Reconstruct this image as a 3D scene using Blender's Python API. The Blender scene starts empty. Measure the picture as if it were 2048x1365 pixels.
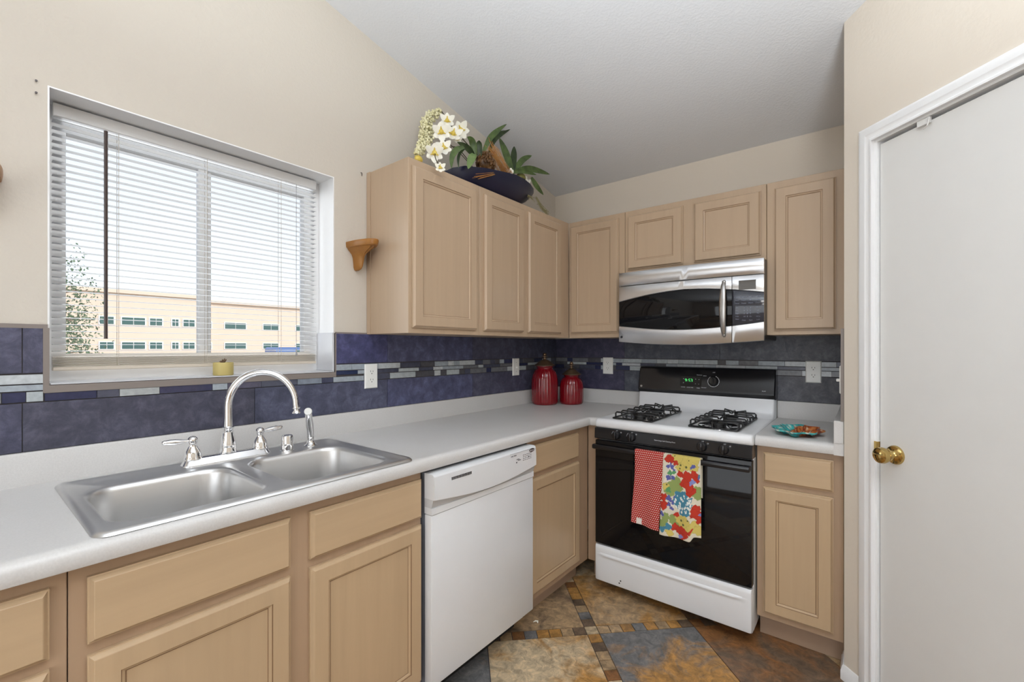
import bpy, bmesh, math, random
from mathutils import Vector, Matrix
PI = math.pi
random.seed(7)
sc = bpy.context.scene
C = sc.collection

# ------------------------------------------------------------------ camera
cam_d = bpy.data.cameras.new('camera')
cam = bpy.data.objects.new('camera', cam_d)
C.objects.link(cam)
cam_d.sensor_width = 36.0
cam_d.lens = 891.45 * 36.0 / 2048.0
cam_d.shift_y = 0.00646
cam_d.clip_start = 0.02
cam_d.clip_end = 400
cam.location = (1.8523, -2.8603, 1.3094)
cam.rotation_euler = (PI / 2, 0, 0.6715)
sc.camera = cam

# ------------------------------------------------------------------ sky, sun, daylight, exposure
W = bpy.data.worlds.new('sky')
sc.world = W
W.use_nodes = True
nt = W.node_tree
nt.nodes.clear()
wo = nt.nodes.new('ShaderNodeOutputWorld')
bg = nt.nodes.new('ShaderNodeBackground')
sky = nt.nodes.new('ShaderNodeTexSky')
sky.sky_type = 'NISHITA'
sky.sun_disc = False
sky.sun_elevation = math.radians(42)
sky.sun_rotation = math.radians(60)
sky.air_density = 1.0
sky.dust_density = 2.5
mixw = nt.nodes.new('ShaderNodeMix')
mixw.data_type = 'RGBA'
mixw.inputs['Factor'].default_value = 0.7
mixw.inputs['B'].default_value = (5.4, 5.7, 6.1, 1)
nt.links.new(sky.outputs['Color'], mixw.inputs['A'])
nt.links.new(mixw.outputs['Result'], bg.inputs['Color'])
bg.inputs['Strength'].default_value = 0.205
nt.links.new(bg.outputs['Background'], wo.inputs['Surface'])

def light(name, kind, loc, energy, color=(1, 1, 1), rot=(0, 0, 0), **kw):
    d = bpy.data.lights.new(name, kind)
    d.energy = energy
    d.color = color
    for k, v in kw.items():
        setattr(d, k, v)
    o = bpy.data.objects.new(name, d)
    C.objects.link(o)
    o.location = loc
    o.rotation_euler = rot
    return o
light('sun', 'SUN', (6, 4, 8), 2.3, (1, .95, .86), (math.radians(52), 0, math.radians(118)), angle=.01)
# added fill light behind the camera, in front of a closed wall
light('added_rear_fill', 'AREA', (2.3, -5.30, 1.25), 40, (.86, .93, 1), (PI / 2, 0, 0), shape='RECTANGLE', size=2.6, size_y=2.1)
# kitchen window daylight
light('window_daylight', 'AREA', (-.122, -2.244, 1.63), 4.5, (.93, .97, 1), (PI / 2, 0, -PI / 2), shape='RECTANGLE', size=.8, size_y=.78)
# ceiling lamp of the kitchen, and an added unseen lamp further back
light('ceiling_lamp', 'POINT', (2.25, -2.7, 2.55), 12, (1, .97, .93), shadow_soft_size=.16)
light('added_rear_lamp', 'POINT', (2.9, -4.3, 2.5), 14, (1, .97, .93), shadow_soft_size=.2)
# the photographer's flash, turned up at the ceiling
light('bounce_flash', 'AREA', (2.3, -3.0, 1.6), 72, (.87, .94, 1), Vector((-.14, .20, .95)).to_track_quat('-Z', 'Y').to_euler(), shape='DISK', size=.5, spread=math.radians(128))

sc.view_settings.view_transform = 'Standard'
sc.view_settings.look = 'None'
sc.view_settings.gamma = 1.0
sc.view_settings.use_curve_mapping = False
sc.view_settings.exposure = 0.16

# ------------------------------------------------------------------ materials
def srgb(r, g, b):
    f = lambda c: (c / 12.92 if c <= .04045 else ((c + .055) / 1.055) ** 2.4)
    return (f(r / 255), f(g / 255), f(b / 255), 1)

class Mat:
    def __init__(s, name):
        s.m = bpy.data.materials.new(name)
        s.m.use_nodes = True
        s.t = s.m.node_tree
        s.b = s.t.nodes['Principled BSDF']
    def n(s, kind, **kw):
        x = s.t.nodes.new(kind)
        for k, v in kw.items():
            if hasattr(x, k): setattr(x, k, v)
            else: x.inputs[k].default_value = v
        return x
    def l(s, a, b): s.t.links.new(a, b)
    def coords(s, scale=(1, 1, 1), rot=(0, 0, 0)):
        c = s.n('ShaderNodeTexCoord'); mp = s.n('ShaderNodeMapping')
        mp.inputs['Scale'].default_value = scale
        mp.inputs['Rotation'].default_value = rot
        s.l(c.outputs['Object'], mp.inputs['Vector'])
        return mp.outputs['Vector']
    def noise(s, vec, scale, detail=4, rough=.55, dist=0):
        x = s.n('ShaderNodeTexNoise')
        x.inputs['Scale'].default_value = scale; x.inputs['Detail'].default_value = detail
        x.inputs['Roughness'].default_value = rough; x.inputs['Distortion'].default_value = dist
        s.l(vec, x.inputs['Vector'])
        return x.outputs['Fac']
    def ramp(s, fac, stops):
        r = s.n('ShaderNodeValToRGB')
        e = r.color_ramp.elements
        while len(e) > len(stops): e.remove(e[-1])
        while len(e) < len(stops): e.new(.5)
        for q, (p, c) in zip(e, stops): q.position = p; q.color = c
        s.l(fac, r.inputs['Fac'])
        return r.outputs['Color']
    def mix(s, fac, a, b, mode='MIX'):
        x = s.n('ShaderNodeMix', data_type='RGBA', blend_type=mode)
        for v, k in ((fac, 'Factor'), (a, 'A'), (b, 'B')):
            if hasattr(v, 'is_output') or hasattr(v, 'links'): s.l(v, x.inputs[k])
            else: x.inputs[k].default_value = v
        return x.outputs['Result']
    def attr(s, name):
        x = s.n('ShaderNodeAttribute', attribute_name=name)
        return x
    def bump(s, h, strength=.2, dist=.002):
        x = s.n('ShaderNodeBump')
        x.inputs['Strength'].default_value = strength; x.inputs['Distance'].default_value = dist
        s.l(h, x.inputs['Height']); s.l(x.outputs['Normal'], s.b.inputs['Normal'])
    def set(s, **kw):
        for k, v in kw.items():
            s.b.inputs[k.replace('_', ' ')].default_value = v
        return s
    def col(s, sock): s.l(sock, s.b.inputs['Base Color'])

def plain(name, c, rough=.4, metal=0., **kw):
    m = Mat(name); m.b.inputs['Base Color'].default_value = c
    m.b.inputs['Roughness'].default_value = rough; m.b.inputs['Metallic'].default_value = metal
    for k, v in kw.items(): m.b.inputs[k.replace('_', ' ')].default_value = v
    # faint procedural unevenness
    v = m.coords(); f = m.noise(v, 9, 3)
    m.col(m.mix(f, tuple(x * .97 for x in c[:3]) + (1,), tuple(min(1, x * 1.03) for x in c[:3]) + (1,)))
    return m.m

def paint(name, c, scale, strength, dist, rough=.75):
    m = Mat(name); v = m.coords()
    f = m.noise(v, 1.3, 2)
    m.col(m.mix(f, tuple(x * .975 for x in c[:3]) + (1,), tuple(min(1, x * 1.02) for x in c[:3]) + (1,)))
    h = m.noise(v, scale, 3, .5)
    h2 = m.ramp(h, [(.42, (0, 0, 0, 1)), (.62, (1, 1, 1, 1))])
    m.bump(h2, strength, dist); m.set(Roughness=rough)
    return m.m
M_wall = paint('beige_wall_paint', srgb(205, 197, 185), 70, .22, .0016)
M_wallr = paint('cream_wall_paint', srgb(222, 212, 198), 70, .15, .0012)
M_ceil = paint('white_ceiling_texture', srgb(224, 226, 229), 105, .22, .0016)
M_white = plain('white_trim_paint', srgb(238, 238, 238), .35)
M_doorw = plain('white_door_paint', srgb(222, 221, 218), .45)

def wood(name, a, b, c, grain):
    m = Mat(name); v = m.coords(grain)
    f = m.noise(v, 30, 5, .6, .3)
    f2 = m.noise(m.coords(tuple(g * .25 for g in grain)), 9, 3)
    base = m.mix(m.ramp(f, [(.3, (0, 0, 0, 1)), (.7, (1, 1, 1, 1))]), a, b)
    m.col(m.mix(m.ramp(f2, [(.45, (0, 0, 0, 1)), (.8, (.6, .6, .6, 1))]), base, c))
    m.bump(f, .08, .001)
    m.set(Roughness=.33, Specular_IOR_Level=.45)
    return m.m
def woodset(k, c):
    return [tuple(min(255, q * f) for q in c) for f in (1., 1.04, .93)]
def woods(name, c, grain):
    a, b, d = woodset(0, c)
    return wood(name, srgb(*a), srgb(*b), srgb(*d), grain)
DC, FC, UC = (186, 160, 128), (172, 145, 119), (186, 162, 136)
M_woodv = woods('pickled_maple_upright', DC, (1, 1, .06))
M_woodx = woods('pickled_maple_along_x', DC, (.06, 1, 1))
M_woody = woods('pickled_maple_along_y', DC, (1, .06, 1))
M_frame = woods('pickled_maple_frame', FC, (1, 1, .06))
M_upper = woods('pickled_maple_wall_cabinet', UC, (1, 1, .06))
M_groove = plain('brown_groove_line', srgb(132, 102, 74), .5)  # darker brown strips along the door panel grooves
M_groove2 = plain('pale_groove_line', srgb(158, 130, 104), .5)
M_oak = wood('golden_oak', srgb(150, 98, 40), srgb(166, 114, 52), srgb(118, 70, 24), (1, 1, .2))
M_toe = plain('toe_kick_wood', srgb(168, 142, 120), .5)

def laminate():
    m = Mat('grey_laminate'); v = m.coords()
    f = m.noise(v, 260, 2); f2 = m.noise(v, 5, 3)
    c = m.mix(m.ramp(f, [(.35, (0, 0, 0, 1)), (.65, (1, 1, 1, 1))]), srgb(200, 198, 196), srgb(206, 204, 202))
    m.col(m.mix(m.ramp(f2, [(.4, (0, 0, 0, 1)), (.8, (.25, .25, .25, 1))]), c, srgb(190, 184, 178)))
    m.set(Roughness=.38)
    return m.m
M_lam = laminate()

def slate():
    m = Mat('slate_wall_tile'); v = m.coords()
    t = m.attr('tint').outputs['Color']
    f = m.noise(v, 20, 9, .72, .35)
    f2 = m.noise(v, 70, 6, .65)
    k = m.ramp(f, [(.30, (.55, .55, .58, 1)), (.5, (1, 1, 1, 1)), (.70, (1.9, 1.85, 1.75, 1))])
    m.col(m.mix(1.0, t, k, 'MULTIPLY'))
    h = m.mix(.45, f, f2)
    m.bump(h, .5, .006)
    m.l(m.ramp(f2, [(.3, (.3, .3, .3, 1)), (.8, (.55, .55, .55, 1))]), m.b.inputs['Roughness'])
    return m.m
M_slate = slate()
def mosaic():
    m = Mat('glass_strip_mosaic'); t = m.attr('tint').outputs['Color']
    f = m.noise(m.coords(), 60, 3)
    m.col(m.mix(1.0, t, m.ramp(f, [(.3, (.85, .85, .85, 1)), (.7, (1.1, 1.1, 1.1, 1))]), 'MULTIPLY'))
    m.set(Roughness=.22)
    return m.m
M_mos = mosaic()
M_grout = plain('dark_grout', srgb(70, 66, 68), .9)
M_edge = plain('stone_edge_trim', srgb(132, 122, 116), .6)
M_siltile = plain('pale_sill_tile', srgb(205, 206, 210), .35)

def floormat():
    m = Mat('slate_floor_tile'); v = m.coords()
    a = m.attr('tone_a').outputs['Color']; b = m.attr('tone_b').outputs['Color']
    bias = m.attr('bias').outputs['Fac']
    f = m.noise(v, 4.5, 7, .62, 1.0)
    f2 = m.noise(v, 24, 10, .74, .7)
    add = m.n('ShaderNodeMath', operation='ADD'); m.l(f, add.inputs[0]); m.l(bias, add.inputs[1])
    k = m.ramp(add.outputs[0], [(.42, (0, 0, 0, 1)), (.58, (1, 1, 1, 1))])
    c = m.mix(k, a, b)
    s = m.ramp(f2, [(.30, (.42, .42, .42, 1)), (.5, (1, 1, 1, 1)), (.68, (1.65, 1.6, 1.5, 1))])
    m.col(m.mix(1.0, c, s, 'MULTIPLY'))
    m.bump(m.mix(.5, f, f2), .35, .006)
    m.l(m.ramp(f2, [(.3, (.35, .35, .35, 1)), (.8, (.6, .6, .6, 1))]), m.b.inputs['Roughness'])
    return m.m
M_floor = floormat()

def brushed(name, c, rough, scale, aniso=0.):
    m = Mat(name); v = m.coords(scale)
    f = m.noise(v, 60, 4, .6)
    m.col(m.mix(f, tuple(x * .93 for x in c[:3]) + (1,), c))
    m.bump(f, .05, .0005)
    m.set(Roughness=rough, Metallic=1.0)
    if aniso:
        tg = m.n('ShaderNodeTangent'); tg.direction_type = 'RADIAL'; tg.axis = 'Z'
        m.l(tg.outputs[0], m.b.inputs['Tangent']); m.set(Anisotropic=aniso)
    return m.m
M_sink = brushed('brushed_sink_steel', (.70, .70, .70, 1), .36, (1, .15, 1))
M_steel = brushed('stainless_steel', (.66, .66, .67, 1), .30, (.04, 1, 1), .85)
M_chrome = plain('polished_chrome', (.86, .86, .87, 1), .05, 1.)
M_brass = plain('polished_brass', (.56, .40, .15, 1), .12, 1.)
M_bronze = plain('antique_bronze', (.20, .13, .08, 1), .35, .8)
M_app = plain('white_enamel', srgb(228, 229, 231), .18)
M_dw = plain('white_plastic', srgb(222, 223, 225), .3)
M_dwg = plain('grey_handle_recess', srgb(196, 197, 199), .35)
M_black = plain('black_enamel', (.010, .010, .012, 1), .16)
M_blackm = plain('black_cast_iron', (.012, .012, .013, 1), .42)
M_glassb = plain('black_oven_glass', (.006, .006, .007, 1), .04, Specular_IOR_Level=.3)
M_panel = plain('black_control_glass', (.035, .037, .05, 1), .10)
M_dark = plain('dark_gap', (.012, .011, .010, 1), .8)
M_plate = plain('white_outlet_plastic', srgb(236, 236, 232), .3)
M_vinyl = plain('white_vinyl', srgb(240, 240, 240), .35)
M_slat = plain('shade_grey_blind_slat', srgb(154, 154, 155), .4)  # white slats; the shade of their undersides is put into this grey
M_slatb = plain('beige_bottom_slats', srgb(205, 194, 178), .5)
M_wand = plain('dark_wand', srgb(66, 52, 48), .3)
M_cord = plain('blind_cord', srgb(190, 182, 170), .8)
M_silver = plain('silver_handle', (.42, .41, .40, 1), .32, 1.)
M_print = plain('white_printing', srgb(205, 208, 212), .5)
M_printg = plain('grey_printing', srgb(95, 95, 100), .5)
M_printk = plain('dark_printing', srgb(45, 45, 48), .5)
M_badge = plain('dark_badge', srgb(70, 58, 55), .25)
M_disp = plain('brown_display_glass', (.045, .03, .015, 1), .06)
M_ceramic = plain('ochre_ceramic', srgb(196, 178, 112), .5)
M_soil = plain('dry_succulent', srgb(120, 98, 78), .8)
M_navy = plain('navy_glaze', (.006, .007, .032, 1), .3)
def leafm(name, a, b):
    m = Mat(name); f = m.noise(m.coords(), 25, 4)
    m.col(m.mix(m.ramp(f, [(.35, (0, 0, 0, 1)), (.7, (1, 1, 1, 1))]), a, b)); m.set(Roughness=.45)
    return m.m
M_leaf = leafm('dark_green_leaf', srgb(62, 80, 42), srgb(94, 116, 62))
M_leafl = leafm('light_green_leaf', srgb(104, 130, 74), srgb(128, 150, 94))
M_leafd = leafm('deep_green_leaf', srgb(40, 54, 32), srgb(68, 86, 48))
M_petal = leafm('white_petal', srgb(240, 238, 228), srgb(246, 242, 226))
M_yellow = leafm('yellow_throat', srgb(206, 176, 60), srgb(226, 204, 104))
M_cream = leafm('cream_blossom', srgb(214, 208, 160), srgb(234, 228, 192))
M_stem = plain('brown_stem', srgb(72, 62, 38), .6)
M_pod = leafm('brown_pods', srgb(70, 46, 24), srgb(122, 84, 42))
M_straw = leafm('orange_straw', srgb(166, 104, 44), srgb(196, 148, 82))
M_sprig = leafm('pale_dried_sprig', srgb(130, 122, 84), srgb(168, 158, 118))
M_olive = leafm('olive_bulb', srgb(104, 100, 40), srgb(138, 132, 66))
def redglass():
    m = Mat('ruby_glass')
    m.col(m.mix(m.noise(m.coords(), 6, 2), (.20, .003, .010, 1), (.32, .008, .016, 1)))
    m.set(Roughness=.07, Coat_Weight=.5, Transmission_Weight=.25, IOR=1.5)
    return m.m
M_red = redglass()
def towelmat(name):
    m = Mat(name); m.col(m.attr('paint').outputs['Color']); m.set(Roughness=.9)
    m.bump(m.noise(m.coords(), 700, 2), .2, .0005)
    return m.m
M_towel = towelmat('printed_cotton')
def dotmat():
    m = towelmat('polka_dot_cotton'); m = m.node_tree
    def M_(op, a, b=None):
        x = m.nodes.new('ShaderNodeMath'); x.operation = op
        for i, v in enumerate((a, b)):
            if v is None: continue
            if isinstance(v, (int, float)): x.inputs[i].default_value = v
            else: m.links.new(v, x.inputs[i])
        return x.outputs[0]
    at = m.nodes.new('ShaderNodeAttribute'); at.attribute_name = 'cloth'
    sp = m.nodes.new('ShaderNodeSeparateColor'); m.links.new(at.outputs['Color'], sp.inputs[0])
    Y = M_('MULTIPLY', sp.outputs[1], 36.); row = M_('FLOOR', Y)
    X = M_('ADD', M_('MULTIPLY', sp.outputs[0], 15.5), M_('MULTIPLY', M_('MODULO', row, 2.), .5))
    dx = M_('SUBTRACT', M_('FRACT', X), .5); dy = M_('SUBTRACT', M_('FRACT', Y), .5)
    d = M_('SQRT', M_('ADD', M_('MULTIPLY', dx, dx), M_('MULTIPLY', dy, dy)))
    k = M_('LESS_THAN', d, .24)
    mx = m.nodes.new('ShaderNodeMix'); mx.data_type = 'RGBA'
    m.links.new(k, mx.inputs['Factor']); mx.inputs['B'].default_value = (.80, .68, .60, 1)
    pa = [q for q in m.nodes if q.type == 'ATTRIBUTE' and q.attribute_name == 'paint'][0]
    m.links.new(pa.outputs['Color'], mx.inputs['A'])
    m.links.new(mx.outputs['Result'], m.nodes['Principled BSDF'].inputs['Base Color'])
    return bpy.data.materials['polka_dot_cotton']
M_dots = dotmat()
M_dish = towelmat('painted_glaze'); M_dish.node_tree.nodes['Principled BSDF'].inputs['Roughness'].default_value = .18
def emis(name, c, s):
    m = Mat(name); m.set(Base_Color=(0, 0, 0, 1), Emission_Color=c, Emission_Strength=s, Roughness=.3)
    return m.m
M_led = emis('green_led_digits', (.10, 1, .22, 1), .9)
def paneglass():
    m = bpy.data.materials.new('window_glass'); m.use_nodes = True; t = m.node_tree; t.nodes.clear()
    o = t.nodes.new('ShaderNodeOutputMaterial'); mx = t.nodes.new('ShaderNodeMixShader')
    tr = t.nodes.new('ShaderNodeBsdfTransparent'); gl = t.nodes.new('ShaderNodeBsdfGlossy')
    fr = t.nodes.new('ShaderNodeFresnel'); fr.inputs['IOR'].default_value = 1.45
    gl.inputs['Roughness'].default_value = .0
    t.links.new(fr.outputs[0], mx.inputs[0]); t.links.new(tr.outputs[0], mx.inputs[1])
    t.links.new(gl.outputs[0], mx.inputs[2]); t.links.new(mx.outputs[0], o.inputs['Surface'])
    return m
M_pane = paneglass()
M_stucco = paint('peach_stucco', srgb(221, 203, 186), 3, .1, .01)
M_teal = plain('teal_window_glass', srgb(58, 96, 96), .15)
M_roof = plain('roof_tile', srgb(150, 110, 90), .8)
M_ground = plain('asphalt', srgb(150, 148, 144), .9)
M_car = plain('blue_car_paint', srgb(90, 120, 175), .2)
M_tree = leafm('outdoor_leaves', srgb(70, 96, 70), srgb(120, 140, 112))
M_bark = plain('bark', srgb(130, 115, 104), .9)

# ------------------------------------------------------------------ mesh builder
ORG = {}
class MB:
    def __init__(s, f=None):
        s.bm = bmesh.new(); s.f = f; s.mi = 0
    def v(s, p):
        return s.bm.verts.new(s.f(*p) if s.f else p)
    def face(s, vs):
        try:
            fc = s.bm.faces.new(vs); fc.material_index = s.mi; return fc
        except ValueError: return None
    def loops(s, loops, closed=True, cap0=True, cap1=True):
        L = [[s.v(p) for p in lp] for lp in loops]
        n = len(L[0])
        for a, b in zip(L, L[1:]):
            for i in range(n if closed else n - 1):
                j = (i + 1) % n
                s.face([a[i], a[j], b[j], b[i]])
        if closed and cap0: s.face(list(reversed(L[0])))
        if closed and cap1: s.face(L[-1])
        return L
    def box(s, x0, x1, y0, y1, z0, z1, bev=0., seg=2):
        t = bmesh.new()
        vs = [t.verts.new((x, y, z)) for z in (z0, z1) for (x, y) in ((x0, y0), (x1, y0), (x1, y1), (x0, y1))]
        for q in ((3, 2, 1, 0), (4, 5, 6, 7), (0, 1, 5, 4), (1, 2, 6, 5), (2, 3, 7, 6), (3, 0, 4, 7)):
            t.faces.new([vs[i] for i in q])
        if bev > 0:
            bmesh.ops.bevel(t, geom=t.edges[:] + t.verts[:], offset=bev, segments=seg, profile=.5, affect='EDGES')
        s.merge(t)
    def merge(s, t):
        mp = {}
        for v in t.verts: mp[v] = s.v(tuple(v.co))
        for fc in t.faces: s.face([mp[v] for v in fc.verts])
        t.free()
    def tube(s, pts, r, n=10, closed=False, flat=1.0):
        pts = [Vector(p) for p in pts]
        rs = r if isinstance(r, (list, tuple)) else [r] * len(pts)
        N = len(pts); loops = []
        up = None
        for i, p in enumerate(pts):
            if closed: d = pts[(i + 1) % N] - pts[i - 1]
            else: d = pts[min(i + 1, N - 1)] - pts[max(i - 1, 0)]
            if d.length < 1e-9: d = Vector((0, 0, 1))
            d.normalize()
            if up is None:
                up = Vector((0, 0, 1)) if abs(d.z) < .9 else Vector((1, 0, 0))
            sd = d.cross(up)
            if sd.length < 1e-6: sd = d.cross(Vector((0, 1, 0)))
            sd.normalize(); up = sd.cross(d).normalized()
            loops.append([tuple(p + sd * (math.cos(a) * rs[i]) + up * (math.sin(a) * rs[i] * flat)) for a in [2 * PI * k / n for k in range(n)]])
        if closed:
            L = [[s.v(p) for p in lp] for lp in loops]
            for i in range(N):
                a, b = L[i], L[(i + 1) % N]
                for k in range(n): s.face([a[k], a[(k + 1) % n], b[(k + 1) % n], b[k]])
        else: s.loops(loops)
    def lathe(s, c, prof, n=32, axis='z', rib=None, scale=(1, 1)):
        c = Vector(c); loops = []
        for k, (r, h) in enumerate(prof):
            lp = []
            for i in range(n):
                a = 2 * PI * i / n
                rr = r * (rib(a, k) if rib else 1)
                p, q = rr * math.cos(a) * scale[0], rr * math.sin(a) * scale[1]
                o = {'z': (p, q, h), 'x': (h, p, q), 'y': (p, h, q), '-y': (p, -h, q)}[axis]
                lp.append(tuple(c + Vector(o)))
            loops.append(lp)
        s.loops(loops)
    def lathe_dir(s, c, d, prof, n=24):
        c = Vector(c); q = Vector((0, 0, 1)).rotation_difference(Vector(d).normalized())
        s.loops([[tuple(c + q @ Vector((r * math.cos(2 * PI * i / n), r * math.sin(2 * PI * i / n), h))) for i in range(n)] for r, h in prof])
    def ball(s, c, r, n=12, m=8, sc3=(1, 1, 1)):
        pr = [(max(1e-4, math.sin(PI * i / m)) * r, -math.cos(PI * i / m) * r) for i in range(m + 1)]
        c = Vector(c)
        s.loops([[tuple(c + Vector((q * math.cos(2 * PI * k / n) * sc3[0], q * math.sin(2 * PI * k / n) * sc3[1], h * sc3[2]))) for k in range(n)] for q, h in pr])
    def prism(s, poly, fn, a0, a1):
        s.loops([[fn(u, v, a0) for u, v in poly], [fn(u, v, a1) for u, v in poly]])
    def plate(s, outer, holes, fn, d0, d1):
        """polygon with holes, thickness d0..d1; fn(u, v, d)"""
        t = bmesh.new(); rings = []
        for ring in [outer] + holes:
            vs = [t.verts.new((u, v, 0)) for u, v in ring]
            rings.append(vs)
            for a, b in zip(vs, vs[1:] + vs[:1]): t.edges.new((a, b))
        bmesh.ops.triangle_fill(t, edges=t.edges[:], use_beauty=True)
        tris = [[(v.co.x, v.co.y) for v in fc.verts] for fc in t.faces]
        mp = {}
        def gv(u, v, d):
            k = (round(u, 6), round(v, 6), d)
            if k not in mp: mp[k] = s.v(fn(u, v, d))
            return mp[k]
        for tr in tris:
            s.face([gv(u, v, d1) for u, v in tr])
            if d0 is not None: s.face([gv(u, v, d0) for u, v in reversed(tr)])
        if d0 is not None:
            for ring in [outer] + holes:
                for a, b in zip(ring, ring[1:] + ring[:1]):
                    s.face([gv(*a, d0), gv(*b, d0), gv(*b, d1), gv(*a, d1)])
        t.free()
    def build(s, name, mats, parent=None, loc=None, smooth=38, recalc=True):
        me = bpy.data.meshes.new(name)
        if recalc: bmesh.ops.recalc_face_normals(s.bm, faces=s.bm.faces[:])
        org = Vector((0, 0, 0))
        if parent is not None: org = ORG[parent.name]
        elif loc is not None: org = Vector(loc)
        for v in s.bm.verts: v.co -= org
        s.bm.to_mesh(me); s.bm.free()
        for m in (mats if isinstance(mats, (list, tuple)) else [mats]): me.materials.append(m)
        if smooth:
            me.polygons.foreach_set('use_smooth', [True] * len(me.polygons))
            me.set_sharp_from_angle(angle=math.radians(smooth))
        o = bpy.data.objects.new(name, me); C.objects.link(o)
        if parent is not None: o.parent = parent
        else: o.location = org
        ORG[o.name] = org
        return o

def tag(o, label, cat, group=None, kind=None):
    if label: o['label'] = label
    if cat: o['category'] = cat
    if group: o['group'] = group
    if kind: o['kind'] = kind
    return o
def thing(name, label, cat, loc, group=None):
    o = bpy.data.objects.new(name, None); C.objects.link(o)
    o.empty_display_size = .05
    o.location = loc; ORG[o.name] = Vector(loc)
    return tag(o, label, cat, group)
def structure(o): o['kind'] = 'structure'; return o
def lettering(name, items, mat, parent, facing, depth=.0004):
    """items: (text, (x,y,z) centre, cap height); facing '-y' or '+x'"""
    rot = Matrix.Rotation(PI / 2, 4, 'X')
    if facing == '+x': rot = Matrix.Rotation(PI / 2, 4, 'Z') @ rot
    mb = MB()
    for txt, pos, size in items:
        cu = bpy.data.curves.new('t', 'FONT'); cu.body = txt; cu.size = size * 1.4
        cu.align_x = 'CENTER'; cu.align_y = 'CENTER'; cu.extrude = depth; cu.resolution_u = 2
        ob = bpy.data.objects.new('t', cu); C.objects.link(ob)
        bpy.context.view_layer.update()
        me = bpy.data.meshes.new_from_object(ob.evaluated_get(bpy.context.evaluated_depsgraph_get()))
        t = bmesh.new(); t.from_mesh(me); t.transform(Matrix.Translation(pos) @ rot); mb.merge(t)
        bpy.data.objects.remove(ob); bpy.data.curves.remove(cu); bpy.data.meshes.remove(me)
    return mb.build(name, mat, parent, smooth=0)
def rrect(x0, x1, y0, y1, r, n=6):
    out = []
    for cx, cy, a0 in ((x1 - r, y1 - r, 0), (x0 + r, y1 - r, PI / 2), (x0 + r, y0 + r, PI), (x1 - r, y0 + r, 1.5 * PI)):
        for k in range(n + 1):
            a = a0 + PI / 2 * k / n
            out.append((cx + r * math.cos(a), cy + r * math.sin(a)))
    return out
def col_attr(o, name, fn, domain='CORNER'):
    """fn(poly_index, vertex_index) -> rgba"""
    me = o.data
    at = me.color_attributes.new(name, 'FLOAT_COLOR', 'CORNER')
    for p in me.polygons:
        for li in p.loop_indices:
            at.data[li].color = fn(p.index, me.loops[li].vertex_index)

# ------------------------------------------------------------------ setting
ZC = lambda y: 2.458 + .2014 * (-y)
YB = -5.6
XR = 4.6
CX, CY = 1.784, -.667          # corner where the slanted pantry wall starts
DG = (.70711, -.70711)         # direction of the pantry wall, towards the viewer
def pw(t, z, d):               # t along the pantry wall, d out of it into the room
    return (CX + t * DG[0] - d * .70711, CY + t * DG[1] - d * .70711, z)

# floor: diagonal slate tiles with two crossing mosaic strips
ux = (.70711, .70711); vx = (.70711, -.70711); K = (.857, -1.015)
UV = lambda u, v: (K[0] + u * ux[0] + v * vx[0], K[1] + u * ux[1] + v * vx[1])
fl = MB()
fl.box(-.1, XR + .1, YB - .1, .1, -.12, -.004)
fa, fb, fbias = {}, {}, {}
nb = len(fl.bm.faces)
GOLD, TAN, GREY, RUST, BROWN, SAND = srgb(170, 126, 70), srgb(166, 140, 108), srgb(112, 111, 111), srgb(136, 94, 58), srgb(108, 90, 74), srgb(188, 168, 138)
info = []
def ftile(u0, u1, v0, v1, a, b, bias=(0, 0, 0, 0)):
    g = .0018
    pts = [(u0 + g, v0 + g), (u1 - g, v0 + g), (u1 - g, v1 - g), (u0 + g, v1 - g)]
    top = [fl.v((*UV(u, v), 0.)) for u, v in pts]; bot = [fl.v((*UV(u, v), -.006)) for u, v in pts]
    fl.face(top); info.append((a, b, bias))
    for i in range(4):
        fl.face([top[i], top[(i + 1) % 4], bot[(i + 1) % 4], bot[i]]); info.append((a, b, (0, 0, 0, 0)))
hw = .0285; T = .457; P = T + 2 * hw
rf = random.Random(3)
pal = [(GOLD, SAND), (TAN, GOLD), (GREY, TAN), (RUST, BROWN), (GOLD, RUST), (TAN, SAND), (BROWN, GREY)]
inroom = lambda u, v: -.6 < UV(u, v)[0] < XR + .5 and YB - .5 < UV(u, v)[1] < .6
special = {(0, -1): (GOLD, TAN, (0, 0, 0, 0)), (-1, -1): (TAN, BROWN, (-.05,) * 4), (-1, 0): (GOLD, SAND, (0, 0, 0, 0)),
           (0, 0): (GREY, GOLD, (-.28, .10, .28, -.18)), (1, 0): (RUST, BROWN, (-.12, .2, .12, -.2)), (1, -1): (RUST, BROWN, (0,) * 4),
           (-2, 0): (GREY, BROWN, (-.2,) * 4), (-2, -1): (BROWN, GREY, (0,) * 4), (-1, 1): (GOLD, TAN, (0,) * 4), (-2, 1): (GOLD, RUST, (0,) * 4)}
cells = [(-2, -hw - 2 * T, -hw - T), (-1, -hw - T, -hw), (0, hw, hw + T), (1, hw + T, hw + 2 * T)]
def cellrange(i):
    if i >= 0: return hw + i * T, hw + (i + 1) * T
    return -hw + i * T, -hw + (i + 1) * T
for i in range(-10, 10):
    u0, u1 = cellrange(i)
    for j in range(-10, 14):
        v0, v1 = cellrange(j)
        if not inroom((u0 + u1) / 2, (v0 + v1) / 2): continue
        a, b, bias = special.get((i, j), (*rf.choice(pal), (0,) * 4))
        ftile(u0, u1, v0, v1, a, b, bias)
mosc = [GOLD, TAN, GREY, RUST, BROWN, GOLD, TAN, SAND]
st = 2 * hw
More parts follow.
